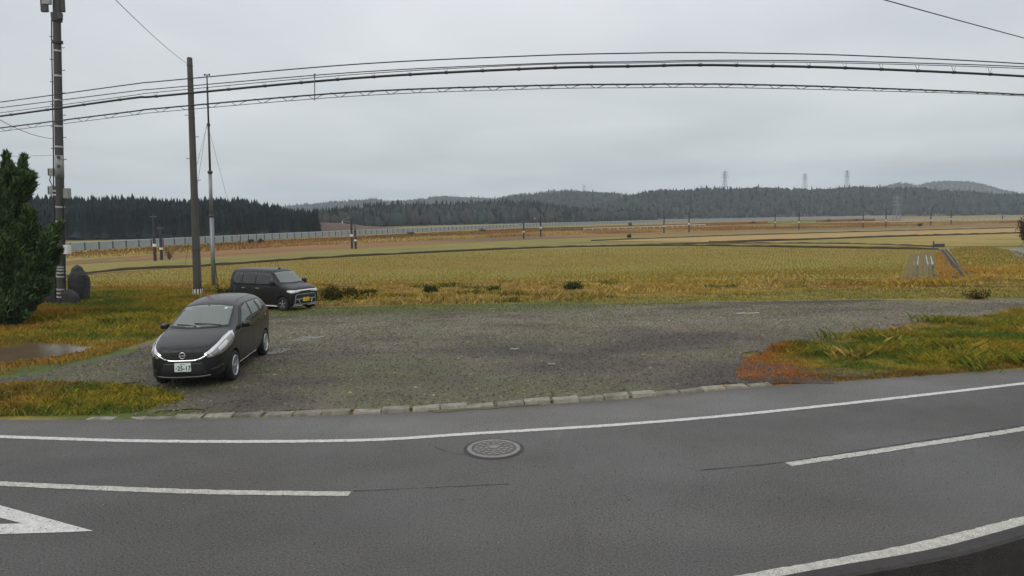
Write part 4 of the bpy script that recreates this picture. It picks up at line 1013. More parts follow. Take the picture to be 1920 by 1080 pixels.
def shrub(px, pb, wpx, hpx, cols, label, n=900, size=.09, grp=None, bare=False):
    g = G(px, pb); k = g.y / FPX; w_, h_ = wpx * k / 2 * .85, hpx * k * .8
    r = empty('shrub', tuple(g)); tag(r, label, 'shrub', grp)
    st = MB()
    tips = []
    for q in range(9 if not bare else 22):
        a = random.random() * 6.28; l = random.random(); e = Vector((math.cos(a) * w_ * l, math.sin(a) * w_ * l * .7, h_ * random.uniform(.55, 1.0))); tips.append(e)
        st.tube([(0, 0, -.05), e * .5 + Vector((random.uniform(-.1, .1) * w_, 0, .08 * h_)), e], [.02 * h_ + .008, .012 * h_ + .005, .004], 5)
    st.build('stems', M['bark'], r)
    m_ = n; ce = np.array([tuple(t_) for t_ in tips])[rng.integers(0, len(tips), m_)]
    pts_ = ce * (.35 + .65 * rng.random((m_, 1))) + rng.normal(0, 1, (m_, 3)) * np.array((w_ * .22, w_ * .2, h_ * .12)); pts_[:, 2] = np.abs(pts_[:, 2])
    V, F, cc = leafy('foliage', pts_, size, lambda n_, p: np.array(cols)[rng.integers(0, len(cols), n_)] * (.55 + .8 * rng.random(n_))[:, None])
    npmesh('foliage', V, F, M['leaf'], r, col=cc)
dg = [tuple(C['dkgreen'] * .8), tuple(C['brown'] * .7), tuple(C['olive'] * .6)]
shrub(622, 562, 62, 30, dg, 'dark low bramble shrub right behind the nose of the black van', 2600)
shrub(655, 560, 50, 24, dg, 'dark green weed clump beside the bramble shrub, near the van', 1700)
shrub(690, 558, 36, 20, dg + [tuple(C['green'])], 'small green weed clump, last of the clumps behind the van', 900)
gg = [tuple(C['dkgreen']), tuple(C['green'] * .8), tuple(C['dkgreen'] * .6)]
shrub(808, 553, 44, 24, gg, 'spiky green weed at the lot edge in front of the paddy', 1100)
shrub(1072, 546, 46, 20, gg, 'low spreading green weed at the lot edge by the middle of the paddy', 1100)
shrub(925, 549, 40, 14, gg, 'very low green weed patch between the two taller weeds', 600)
shrub(1832, 560, 60, 18, dg + [tuple(C['tan'])], 'dark dry weed heap at the edge of the lot near the ditch', 1200)
shrub(420, 560, 40, 26, gg, 'green weed clump between the concrete pole and the black van', 900)
shrub(318, 487, 34, 32, [tuple(C['brown'] * .6), tuple(C['rust'] * .6)], 'bare brown bush beside the pair of railway poles', 260, .12, bare=True)
for i, (px, pb, wp, hp) in enumerate([(470, 457, 12, 9), (488, 456, 14, 8), (770, 441, 20, 8), (905, 436, 16, 8), (1182, 424, 12, 9), (1410, 420, 14, 6), (1553, 416, 12, 6), (1605, 415, 14, 6), (1725, 424, 10, 6), (1180, 446, 6, 6)]):
    shrub(px, pb, wp, hp, [tuple(C['dkgreen'] * .45), tuple(C['brown'] * .45)], 'small dark bush on the bank between the railway and the grey barrier', 160, .5, 'bushes on the railway bank')
# dark bush / tree at the right edge
shrub(1930, 462, 46, 62, [tuple(C['brown'] * .45), tuple(C['rust'] * .45)], 'tall reddish brown bush beside the wet farm track', 2600, .35)

# evergreen with flame shaped tufts
tb = G(20, 612); TD = tb.y
tree = empty('evergreen_tree', tuple(tb)); tag(tree, 'dark evergreen tree with twisted flame shaped tufts beside the antenna pole', 'tree')
A = lambda px, py, dy=0: AT(px, py, TD + dy) - tb
trk = MB(); trk.tube([(0, 0, -.2), A(22, 560), A(12, 470), A(0, 380)], [.2, .17, .12, .05], 10)
spires = []   # (base, tip, radius)
def sp(b0, b1, r, dy=0): spires.append((A(*b0, dy), A(*b1, dy), r))
sp((5, 470), (12, 288), .42); sp((25, 400), (46, 293), .32); sp((20, 420), (62, 334), .28, -.3); sp((28, 420), (52, 345), .26, .3); sp((35, 455), (64, 400), .30, -.4); sp((30, 480), (60, 445), .4, -.3)
sp((-30, 480), (-35, 300), .6); sp((-70, 500), (-90, 300), .8); sp((-5, 400), (28, 318), .24, .5); sp((10, 380), (20, 310), .24, -.4); sp((0, 430), (36, 345), .24, -.6); sp((14, 470), (45, 370), .36, .5)
sp((40, 540), (116, 420), .38, -.3); sp((50, 545), (108, 432), .42); sp((30, 560), (96, 445), .45, -.5); sp((55, 560), (112, 470), .38, .2); sp((40, 580), (98, 510), .42, -.2); sp((20, 540), (76, 450), .5, .4)
sp((50, 575), (92, 538), .35, -.4); sp((10, 600), (62, 520), .6, -.6); sp((-20, 600), (20, 480), .8, -.5); sp((0, 560), (50, 470), .6, -.4); sp((30, 520), (70, 480), .42, .1); sp((20, 500), (40, 430), .5, -.5)
sp((0, 610), (60, 575), .45, -.4); sp((-10, 608), (42, 596), .3, -.6); sp((-60, 600), (-40, 430), 1.0); sp((-110, 600), (-120, 400), 1.0); sp((-10, 520), (15, 400), .6, -.7); sp((-20, 460), (0, 340), .5, -.7); sp((30, 600), (70, 550), .4, .4)
for q in range(210):
    s = spires[random.randrange(31)]; bs = s[0].lerp(s[1], random.uniform(.3, .8)); d = (s[1] - s[0]).normalized()
    tip = bs + d * .8 * random.uniform(.3, .55) + Vector((random.uniform(-.16, .14), random.uniform(-.2, .2), random.uniform(.1, .28))); tip.z = min(tip.z, A(12, 328).z); spires.append((bs, tip, random.uniform(.06, .10)))
for (s0, s1, r_) in spires: trk.tube([Vector((s0.x * .3, s0.y * .3, max(s0.z - .5, .2))), s0, s0.lerp(s1, .85)], [.06, .04, .012], 5)
trk.build('trunk', M['bark'], tree, smooth_=True)
VV, FF, CC_, off = [], [], [], 0
for (s0, s1, r_) in spires:
    r_ *= (.62 if r_ > .52 else .5 if r_ > .2 else .9); L = (s1 - s0).length; n = int(2200 * L * r_ * 1.7) + 120
    t_ = rng.random(n) ** .9; prof = r_ * (np.sin(np.pi * np.clip(.12 + .88 * t_, 0, 1)) ** .6 * (1 - .45 * t_)) + .02
    a = rng.random(n) * 6.283; rr = prof * np.sqrt(.25 + .75 * rng.random(n)); lump = .7 + .6 * vnoise(t_ * 9 + s0.x, a * 1.3, 3); rr = rr * lump
    ax_ = np.array((s1 - s0).normalized()); u = np.cross(ax_, (0, 1, .2)); u /= np.linalg.norm(u); v = np.cross(ax_, u)
    rd = np.cos(a)[:, None] * u + np.sin(a)[:, None] * v
    p = np.array(s0) + ax_ * (t_ * L)[:, None] + rd * rr[:, None]
    d = ax_ * .8 + rd * (.65 * rng.random(n))[:, None] + rng.normal(0, .3, (n, 3)) + np.array((0, 0, .35)); d /= np.linalg.norm(d, axis=1)[:, None]
    e = np.cross(d, rng.normal(0, 1, (n, 3))); e /= np.linalg.norm(e, axis=1)[:, None]; s = (.09 + .13 * rng.random(n))[:, None]
    V = np.stack([p - e * s * .22, p + e * s * .22, p + d * s], 1).reshape(-1, 3)
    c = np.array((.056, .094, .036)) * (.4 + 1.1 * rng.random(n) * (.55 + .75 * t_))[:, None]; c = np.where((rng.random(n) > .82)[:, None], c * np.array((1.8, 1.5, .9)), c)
    VV.append(V); FF.append(np.arange(n * 3).reshape(n, 3) + off); CC_.append(np.repeat(c, 3, 0)); off += n * 3
npmesh('crown', np.concatenate(VV), np.concatenate(FF), M['leaf'], tree, col=np.concatenate(CC_))
print('tree tris', off // 3)

# ================================================================== MANHOLE, SCRAPS
mp_ = plane_hit(926, 841.5); mh = empty('manhole_cover', (mp_.x, mp_.y, 0)); tag(mh, 'round cast iron manhole cover set in the road near the edge line', 'manhole cover')
M['iron'] = mat('cast_iron', (.12, .115, .105), .55, metal=.3, var=.3, scale=25); M['iron_ring'] = mat('manhole_ring', (.19, .18, .165), .7, var=.2, scale=20)
rr = .36
MB().lathe([(rr + .05, .001), (rr + .05, .005), (rr, .006), (rr, .002)], 48).build('tar_joint', M['seam'], mh)
MB().lathe([(rr, .001), (rr, .012), (rr - .06, .013), (rr - .06, .002)], 48).build('frame_ring', M['iron_ring'], mh)
lid = MB().lathe([(rr - .075, .003), (rr - .075, .009), (.0001, .010)], 48).build('lid', M['iron'], mh)
for (ra, n) in ((.24, 16), (.18, 12), (.10, 8)):
    for k in range(n):
        a = 2 * math.pi * (k + .5 * (n % 3)) / n; L = 2 * math.pi * ra / n * .6
        MB().box((ra * math.cos(a), ra * math.sin(a), .0135), (.035, L, .007), Matrix.Rotation(a, 3, 'Z')).build('relief', M['iron_ring'], lid)
MB().lathe([(.065, .009), (.065, .018), (.0001, .019)], 20, c=(.0, .04, 0)).build('boss', M['iron_ring'], lid)
def scrap(px, py, L, label, nm='scrap', wd=.06, ang=0.0, mt='litter'):
    g = G(px, py); mb = MB(); n = 5
    for k in range(n):
        mb.box((L * (k / (n - 1) - .5) * .8, random.uniform(-.01, .01), .02 + .008 * math.sin(k * 2.1)), (L / n * 1.05, wd * random.uniform(.6, 1.1), .018), Matrix.Rotation(random.uniform(-.2, .2), 3, 'Z'))
    o = mb.build(nm, M[mt]); o.location = g; o.rotation_euler = (0, 0, ang); tag(o, label, 'scrap'); return o
scrap(1402, 588.5, .72, 'pale flat strip lying alone on the gravel before the field edge', 'pale_strip', .12)
scrap(965, 655.5, .2, 'bigger white scrap on the gravel in the middle of the lot', wd=.06)
scrap(1034, 684, .15, 'smaller white scrap on the gravel closer to the kerb', wd=.05)
scrap(592, 634, .42, 'thin pale scrap on damp gravel behind the hatchback', wd=.05, ang=.4)
# damp pale mud beside the hatchback
M['mud'] = mat('damp_mud', (.12, .107, .085), .5, var=.25, scale=3)
for q in ([(502, 662), (520, 654), (545, 655), (530, 662), (510, 667)], [(540, 640), (570, 630), (608, 632), (580, 641)]):
    sheet('damp_patch', wpoly(q, 5), .012, M['mud'], res=.3, rough=.35)
# ================================================================== CARS
M['car_black'] = mat('black_car_paint', (.010, .0105, .010), .32, spec=.35, coat=.3, var=.08, scale=3); M['car_black'].node_tree.nodes['Principled BSDF'].inputs['Coat Roughness'].default_value = .06
M['van_black'] = mat('dusty_black_van_paint', (.012, .012, .0125), .36, spec=.3, coat=.12, var=.1, scale=3); M['van_black'].node_tree.nodes['Principled BSDF'].inputs['Coat Roughness'].default_value = .12
M['trim'] = mat('black_plastic', (.012, .012, .013), .5)
M['glass_dark'] = mat('tinted_glass', (.010, .011, .011), .05, spec=.6, ior=1.6)
M['screen'] = mat('windscreen_glass', (.075, .098, .082), .05, spec=.7, ior=1.75)
M['side_glass'] = mat('side_glass', (.045, .058, .050), .05, spec=.6, ior=1.6)
M['chrome'] = mat('chrome', (.72, .72, .72), .12, metal=1)
M['silver'] = mat('alloy_silver', (.62, .62, .62), .28, metal=.7)
M['lamp'] = mat('lamp_lens', (.62, .64, .62), .12, spec=.8, coat=.8)
M['lamp_dark'] = mat('lamp_inner', (.30, .31, .30), .2, metal=.4)
M['tyre'] = mat('tyre_rubber', (.014, .014, .014), .8, var=.2, scale=30)
M['plate_white'] = mat('plate_white', (.62, .68, .63), .5); M['plate_yellow'] = mat('plate_yellow', (.62, .43, .03), .5)
M['ink_green'] = mat('plate_ink', (.01, .03, .015), .5); M['ink_black'] = mat('plate_ink_black', (.012, .012, .012), .5)
M['red_lamp'] = mat('red_lamp', (.28, .012, .012), .15, coat=.6)
M['interior'] = mat('dark_interior', (.03, .03, .03), .8)
class Car:
    def __init__(s, root, tab, paint, wheels, rw, arch):
        s.root = root; s.paint = paint
        rings = []
        for (x, zb, zs, zt_, w_, wr, zr) in tab:
            half = [(0, zb), (.55 * w_, zb), (.86 * w_, zb + .015), (.97 * w_, zb + .11), (w_, zb * .45 + zs * .55), (.992 * w_, zs), ((w_ * .975 + wr) / 2 + .03, zs + (zr - zs) * .5), (wr, zr), (wr * .62, zt_ - .012), (0, zt_)]
            ring = half + [(-a, z) for a, z in half[-2:0:-1]]
            rings.append([(x, a, z) for a, z in ring])
        n = len(rings[0]); V = [p for r_ in rings for p in r_]; F = []
        for i in range(len(rings) - 1):
            for k in range(n): F.append((i * n + k, i * n + (k + 1) % n, (i + 1) * n + (k + 1) % n, (i + 1) * n + k))
        m_ = n // 2     # caps as strips so that they subdivide well
        for base, flip in ((0, False), ((len(rings) - 1) * n, True)):
            for k in range(1, m_ - 1):
                q = (base + k, base + k + 1, base + n - k - 1, base + n - k); F.append(q if flip else q[::-1])
            F.append((base, base + 1, base + n - 1)); F.append((base + m_ - 1, base + m_, base + m_ + 1))
        me = bpy.data.meshes.new('body'); me.from_pydata(V, [], F); me.update()
        tmp = bpy.data.objects.new('tmp', me); COL.objects.link(tmp)
        md = tmp.modifiers.new('s', 'SUBSURF'); md.levels = 3; md.render_levels = 3
        dg_ = bpy.context.evaluated_depsgraph_get(); ev = tmp.evaluated_get(dg_); me2 = bpy.data.meshes.new_from_object(ev)
        bpy.data.objects.remove(tmp)
        bm = bmesh.new(); bm.from_mesh(me2); bmesh.ops.recalc_face_normals(bm, faces=bm.faces)
        s.bvh = BVHTree.FromBMesh(bm)
        # wheel arches: cut the sides where the wheels sit
        for (wx, wz) in wheels:
            kill = [f for f in bm.faces if all((v.co.x - wx) ** 2 + (v.co.z - wz) ** 2 < arch ** 2 for v in f.verts)]
            bmesh.ops.delete(bm, geom=kill, context='FACES')
            for v in bm.verts:
                d = math.hypot(v.co.x - wx, v.co.z - wz)
                if d < arch and v.is_boundary and d > 1e-4:
                    k = arch / d; v.co.x = wx + (v.co.x - wx) * k; v.co.z = wz + (v.co.z - wz) * k
        bm.to_mesh(me2); bm.free(); me2.name = 'body'; me2.materials.clear(); me2.shade_smooth()
        s.body = link('body', me2, M[paint], root)
        for (wx, wz) in wheels:
            for sgn in (-1, 1):
                yo = s.side_y(wx, wz + arch + .02) 
                lw = MB(); vs = []; fs = []
                for k in range(15):
                    a = math.pi * (k / 14) * 1.16 - .25
                    for yy in (yo - .006, yo - .32): vs.append((wx + arch * math.cos(a), sgn * yy, wz + arch * math.sin(a)))
                for k in range(14): fs.append((2 * k, 2 * k + 1, 2 * k + 3, 2 * k + 2))
                c0 = len(vs); vs.append((wx, sgn * (yo - .32), wz)); fs += [(2 * k + 1, 2 * k + 3, c0) for k in range(14)]
                lw.add(vs, fs); lw.build('wheel_arch', M['trim'], root)
        mb = MB(); mb.box((0, 0, .24), (tab[0][0] * 1.7, .9, .06)); mb.build('underbody', M['trim'], root)
    def side_y(s, x, z):
        h = s.bvh.ray_cast(Vector((x, 3, z)), Vector((0, -1, 0)))[0]; return h.y if h else .6
    def wrap(s, name, poly, proj, material, off=.004, res=.06, parent=None, rnd=0, both=False, skirt=.012):
        """outline in a side ('y+','y-'), front ('x+'), rear ('x-') or top ('z') view laid onto the body"""
        if rnd: poly = roundpoly(poly, rnd)
        P = np.array(poly, float); lo, hi = P.min(0), P.max(0)
        e = []
        for i in range(len(P)):
            a, b_ = P[i], P[(i + 1) % len(P)]; k = max(1, int(np.linalg.norm(b_ - a) / res))
            for q in range(k): e.append(a + (b_ - a) * q / k)
        e = np.array(e)
        g = np.stack(np.meshgrid(np.arange(lo[0] + res / 2, hi[0], res), np.arange(lo[1] + res / 2, hi[1], res)), -1).reshape(-1, 2)
        if len(g): g = g[in_poly(g[:, 0], g[:, 1], e)]
        r_ = delaunay_2d_cdt([Vector(p) for p in e] + [Vector(p) for p in g], [(i, (i + 1) % len(e)) for i in range(len(e))], [], 1, 1e-6)
        vs = []; ins = []
        for p in r_[0]:
            if isinstance(proj, tuple): ang = proj[1]; D = Vector((-math.cos(ang), -math.sin(ang), 0)); U = Vector((-math.sin(ang), math.cos(ang), 0)); o = U * p[0] + Vector((0, 0, p[1])) - D * 4
            elif proj[0] == 'y': sg = 1 if proj[1] == '+' else -1; o, D = Vector((p[0], 3 * sg, p[1])), Vector((0, -sg, 0))
            elif proj[0] == 'x': sg = 1 if proj[1] == '+' else -1; o, D = Vector((4 * sg, p[0], p[1])), Vector((-sg, 0, 0))
            else: o, D = Vector((p[0], p[1], 4)), Vector((0, 0, -1))
            h, nn, _, _ = s.bvh.ray_cast(o, D)
            if h is None: h, nn, _, _ = s.bvh.find_nearest(o + D * 3)
            if nn.dot(D) > 0: nn = -nn
            vs.append(h + nn * off); ins.append(h - nn * skirt)
        fs = list(r_[2]); n = len(vs)
        ec = {}
        for f in fs:
            for i in range(len(f)): k = (min(f[i], f[(i + 1) % len(f)]), max(f[i], f[(i + 1) % len(f)])); ec[k] = ec.get(k, 0) + 1
        sk = [(a, b_, b_ + n, a + n) for (a, b_), c_ in ec.items() if c_ == 1]
        o = MB().add(vs + ins, fs + sk).build(name, M[material], parent or s.root)
        for poly_ in o.data.polygons[:len(fs)]: poly_.use_smooth = True
        return o
    def wheel(s, x, y, z, rad, wd, style):
        sg = 1 if y > 0 else -1
        wh = MB().lathe([(.0001, .0), (rad * .66, .0), (rad * .66, wd * .8 * -1), (.0001, -wd * .8)], 28, 'y').build('wheel', M['trim'], s.root)
        wh.location = (x, y, z)
        if sg < 0: wh.rotation_euler = (0, 0, math.pi)
        h = wd / 2
        MB().lathe([(rad * .68, -wd + .01), (rad * .9, -wd), (rad, -wd + .03), (rad, .0), (rad * .95, .025), (rad * .80, .03), (rad * .68, .012)], 36, 'y').build('tyre', M['tyre'], wh, smooth_=True)
        MB().lathe([(rad * .70, .012), (rad * .69, .028), (rad * .63, .028), (rad * .60, .0), (rad * .60, -.05)], 36, 'y').build('rim', M['silver' if style else 'trim'], wh, smooth_=True)
        sp_ = MB(); n = 5
        for k in range(n):
            a = 2 * math.pi * k / n + .3
            for da in (-.16, .16):
                c_, s_ = math.cos(a + da), math.sin(a + da); c1_, s1_ = math.cos(a + da * .35), math.sin(a + da * .35)
                px_ = Vector((-s_, 0, c_)) * (.012)
                A0 = Vector((c1_ * rad * .12, .022, s1_ * rad * .12)); B0 = Vector((c_ * rad * .66, .016, s_ * rad * .66))
                sp_.add([A0 - px_, A0 + px_, B0 + px_, B0 - px_, A0 - px_ - Vector((0, .03, 0)), A0 + px_ - Vector((0, .03, 0)), B0 + px_ - Vector((0, .03, 0)), B0 - px_ - Vector((0, .03, 0))], [(0, 1, 2, 3), (0, 4, 5, 1), (1, 5, 6, 2), (2, 6, 7, 3), (3, 7, 4, 0)])
        sp_.build('spokes', M['silver' if style else 'lamp_dark'], wh)
        MB().lathe([(rad * .14, -.01), (rad * .14, .03), (.0001, .034)], 16, 'y').build('hub_cap', M['silver' if style else 'lamp_dark'], wh)
    def plate(s, x, z, w_, h_, mt, ink, txt, parent=None):
        p = MB().box((0, 0, 0), (.012, w_, h_)).build('number_plate', M[mt], s.root, bevel=.004); p.location = (x, 0, z)
        def write(t, size, yy, zz, sx=1.0):
            cu = bpy.data.curves.new('t', 'FONT'); cu.body = t; cu.size = size; cu.align_x = 'CENTER'; cu.align_y = 'CENTER'; cu.extrude = .001; cu.offset = size * .018
            to = bpy.data.objects.new('t', cu); COL.objects.link(to); me = bpy.data.meshes.new_from_object(to.evaluated_get(bpy.context.evaluated_depsgraph_get())); bpy.data.objects.remove(to)
            me.name = 'plate_lettering'; me.materials.clear(); me.materials.append(M[ink]); o = bpy.data.objects.new('plate_lettering', me); COL.objects.link(o); o.parent = p
            o.rotation_euler = (math.pi / 2, 0, math.pi / 2); o.location = (.0085, yy, zz); o.scale = (sx, 1, 1)
        for a in txt: write(*a)
        return p
def roundpoly(P, r, n=4):
    P = [np.array(p, float) for p in P]; o = []
    for i in range(len(P)):
        a, b_, c_ = P[i - 1], P[i], P[(i + 1) % len(P)]; u = a - b_; v = c_ - b_; k = min(r, np.linalg.norm(u) * .4, np.linalg.norm(v) * .4)
        p0 = b_ + u / np.linalg.norm(u) * k; p1 = b_ + v / np.linalg.norm(v) * k
        for q in range(n + 1):
            t = q / n; o.append((1 - t) ** 2 * p0 + 2 * t * (1 - t) * b_ + t * t * p1)
    return o
def thick(path, wd):
    c = np.array(path, float); d = np.gradient(c, axis=0); d /= np.linalg.norm(d, axis=1)[:, None]; n = np.stack([-d[:, 1], d[:, 0]], -1)
    w_ = np.asarray(wd) * np.ones(len(c)); return np.concatenate([c + n * w_[:, None] / 2, (c - n * w_[:, None] / 2)[::-1]])
mir = lambda P: [(-a, b_) for a, b_ in P][::-1]

# ---- hatchback ------------------------------------------------------------------
fl = G(447, 711); rl = G(503, 664)
fdir = (fl - rl); fdir.z = 0; WB = fdir.length; ang = math.atan2(fdir.y, fdir.x)
print('hatchback wheelbase', WB, 'yaw', math.degrees(ang), fl, rl)
SC1 = WB / 2.6
mid = (fl + rl) / 2; left = Vector((-math.sin(ang), math.cos(ang), 0))
cen = mid - left * (.78 * SC1) + Vector((math.cos(ang), math.sin(ang), 0)) * (.08 * SC1)
r1 = empty('hatchback', (cen.x, cen.y, float(zt(cen.x, cen.y)) + .005), ang); r1.scale = (SC1, SC1 * .865, SC1)
slope = math.atan2(fl.z - rl.z, WB); r1.rotation_euler = (0, -slope, ang)
tag(r1, 'black five door hatchback with bright headlights and a white number plate', 'car')
tab = [(2.08, .36, .60, .78, .40, .36, .75), (2.03, .25, .66, .84, .60, .50, .815), (1.92, .20, .72, .90, .735, .61, .87), (1.70, .19, .79, .965, .815, .68, .935), (1.45, .19, .86, 1.025, .85, .71, .995), (1.20, .19, .915, 1.075, .862, .72, 1.04),
       (1.06, .19, .94, 1.115, .865, .71, 1.075), (.62, .19, .95, 1.34, .865, .68, 1.27), (.26, .19, .965, 1.50, .866, .655, 1.43), (-.10, .19, .98, 1.565, .866, .645, 1.485), (-.60, .19, 1.0, 1.58, .866, .645, 1.495), (-1.10, .19, 1.03, 1.56, .865, .64, 1.475), (-1.50, .20, 1.06, 1.52, .86, .635, 1.435),
       (-1.74, .22, 1.07, 1.44, .85, .635, 1.36), (-1.91, .25, 1.03, 1.22, .82, .66, 1.17), (-2.02, .28, .88, 1.00, .78, .66, .97), (-2.07, .36, .72, .84, .68, .60, .81)]
WH1 = [(1.24, .30), (-1.36, .30)]
c1_ = Car(r1, tab, 'car_black', WH1, .30, .355)
for (wx, wz) in WH1:
    for sg in (-1, 1): c1_.wheel(wx, sg * .835, wz, .305, .19, True)
c1_.wrap('windscreen', [(-.68, 1.085), (-.3, 1.075), (0, 1.07), (.3, 1.075), (.68, 1.085), (.585, 1.425), (.3, 1.465), (0, 1.475), (-.3, 1.465), (-.585, 1.425)], 'x+', 'trim', .004, .05)
ws = c1_.wrap('glass', [(-.645, 1.108), (-.3, 1.097), (0, 1.093), (.3, 1.097), (.645, 1.108), (.56, 1.405), (.3, 1.44), (0, 1.45), (-.3, 1.44), (-.56, 1.405)], 'x+', 'screen', .008, .05, skirt=.002)
MB().box((.42, 0, 1.37), (.05, .22, .06)).build('rear_view_mirror', M['trim'], r1)
for a0, a1, b0, b1 in ((.50, 1.108, -.12, 1.145), (-.05, 1.10, -.52, 1.13)):
    P0, P1 = [c1_.bvh.ray_cast(Vector((4, yy, zz)), Vector((-1, 0, 0)))[0] + Vector((.02, 0, .012)) for yy, zz in ((a0, a1), (b0, b1))]
    MB().tube([P0, (P0 + P1) / 2 + Vector((.012, 0, .01)), P1], .011, 6).build('wiper', M['trim'], r1)
c1_.wrap('sticker', [(.40, 1.375), (.46, 1.372), (.455, 1.395), (.40, 1.398)], 'x+', 'white_paint', .011, .03, ws)
for sgn, pj in ((1, 'y+'), (-1, 'y-')):
    c1_.wrap('window_surround', [(.84, 1.01), (.22, 1.395), (-.1, 1.435), (-.8, 1.43), (-1.28, 1.405), (-1.58, 1.18), (-1.0, 1.08), (-.3, 1.03)], pj, 'trim', .004, .06, rnd=.04)
    for P in ([(.62, 1.05), (.16, 1.35), (-.1, 1.395), (-.235, 1.405), (-.245, 1.055)], [(-.315, 1.06), (-.305, 1.40), (-.86, 1.40), (-.99, 1.108)], [(-1.07, 1.125), (-.945, 1.395), (-1.25, 1.375), (-1.47, 1.19)]):
        c1_.wrap('side_window', P, pj, 'side_glass', .008, .06, rnd=.025, skirt=.002)
    d1 = None
    for P in ([(.80, .33), (.83, .62), (.74, .96), (.735, .96), (.822, .62), (.792, .33)], [(-.275, .31), (-.265, 1.03), (-.275, 1.03), (-.285, .31)], [(-.98, .55), (-1.03, .75), (-1.02, 1.07), (-1.03, 1.07), (-1.04, .75), (-.99, .55)]):
        c1_.wrap('door_gap', P, pj, 'trim', .002, .08)
    for xx in (-.12, -.88):
        y_ = c1_.side_y(xx, .93); MB().box((xx, sgn * (y_ + .014), .93 if xx > -.5 else .96), (.19, .03, .034)).build('door_handle', M['car_black'], r1, bevel=.008)
    c1_.wrap('sill_trim', [(.86, .235), (.86, .26), (-.98, .26), (-.98, .235)], pj, 'chrome' if sgn > 0 else 'chrome', .005, .08)
    yb = c1_.side_y(.62, 1.02)
    mr = MB(); mr.box((0, 0, 0), (.11, .19, .125)); m1 = mr.build('door_mirror', M['car_black'], r1, bevel=.045, smooth_=True); m1.location = (.66, sgn * (yb + .13), 1.065)
    MB().box((-.058, 0, 0), (.006, .14, .085)).build('mirror_glass', M['chrome'], m1)
    MB().box((.02, -sgn * .09, -.055), (.06, .10, .045)).build('mirror_stalk', M['trim'], m1)
    # headlight on the corner, seen half from the front
    a_ = sgn * R(38)
    f = (lambda P: P) if sgn > 0 else mir
    hl = c1_.wrap('headlight', f([(-.92, .70), (-.72, .82), (-.42, .95), (-.16, 1.02), (-.06, 1.01), (-.06, .90), (-.16, .79), (-.50, .675), (-.84, .62)]), ('a', a_), 'chrome', .006, .04, rnd=.02)
    c1_.wrap('lens', f([(-.80, .71), (-.66, .79), (-.42, .90), (-.16, .975), (-.11, .92), (-.18, .825), (-.50, .715), (-.74, .665)]), ('a', a_), 'lamp_dark', .010, .03, hl, rnd=.02)
    c1_.wrap('reflector', f([(-.62, .785), (-.36, .895), (-.30, .85), (-.40, .775), (-.58, .72)]), ('a', a_), 'lamp', .014, .03, hl, rnd=.02)
    c1_.wrap('fog_recess', f([(-.80, .40), (-.50, .47), (-.46, .43), (-.74, .33)]), ('a', a_), 'trim', .004, .04, rnd=.02)
    tl = c1_.wrap('tail_light', [(-1.98, 1.04), (-1.76, 1.12), (-1.72, 1.04), (-1.95, .80)], pj, 'red_lamp', .008, .05, rnd=.03)
    c1_.wrap('roof_channel', [(1.0 - .95, .54), (-1.45, .53), (-1.45, .515), (.05, .525)] if sgn > 0 else [(.05, -.54), (.05, -.525), (-1.45, -.515), (-1.45, -.53)], 'z', 'trim', .002, .08)
c1_.wrap('fuel_flap', roundpoly([(-1.5, .86), (-1.34, .86), (-1.34, 1.0), (-1.5, 1.0)], .03), 'y+', 'car_black', .004, .06)
c1_.wrap('grille', [(-.56, .735), (-.46, .775), (-.25, .785), (0, .79), (.25, .785), (.46, .775), (.56, .735), (.36, .63), (.22, .605), (-.22, .605), (-.36, .63)], 'x+', 'trim', .004, .04)
c1_.wrap('chrome_strip', thick([(-.66, .765), (-.56, .71), (-.46, .655), (-.36, .608), (-.24, .588), (0, .584), (.24, .588), (.36, .608), (.46, .655), (.56, .71), (.66, .765)], .032), 'x+', 'chrome', .010, .03)
ex = c1_.bvh.ray_cast(Vector((4, 0, .685)), Vector((-1, 0, 0)))[0].x
em = MB().lathe([(.066, 0), (.070, .008), (.055, .016), (.050, .006)], 24, 'x').build('emblem', M['chrome'], r1, smooth_=True); em.location = (ex + .006, 0, .69)
MB().box((.008, 0, 0), (.012, .15, .026)).build('emblem_bar', M['chrome'], em)
c1_.wrap('lower_intake', [(-.50, .29), (-.42, .54), (.42, .54), (.50, .29)], 'x+', 'trim', .004, .05, rnd=.03)
c1_.wrap('lip_strip', thick([(-.56, .285), (-.3, .262), (0, .258), (.3, .262), (.56, .285)], .014), 'x+', 'lamp_dark', .012, .04)
px_ = max(c1_.bvh.ray_cast(Vector((4, 0, z)), Vector((-1, 0, 0)))[0].x for z in (.40, .46, .52))
c1_.plate(px_ + .014, .465, .35, .17, 'plate_white', 'ink_green', [('25-17', .125, .03, -.022, .98), ('\u2022', .08, -.135, -.025), ('\u2022\u2022\u2022 \u2022\u2022', .05, 0, .056)])
c1_.wrap('bonnet_gap', thick([(-.64, .90), (-.5, .85), (-.25, .82), (0, .815), (.25, .82), (.5, .85), (.64, .90)], .008), 'x+', 'trim', .003, .05)
MB().tube([(-1.40, 0, 1.51), (-1.62, 0, 1.66)], .005, 5).build('antenna', M['trim'], r1)

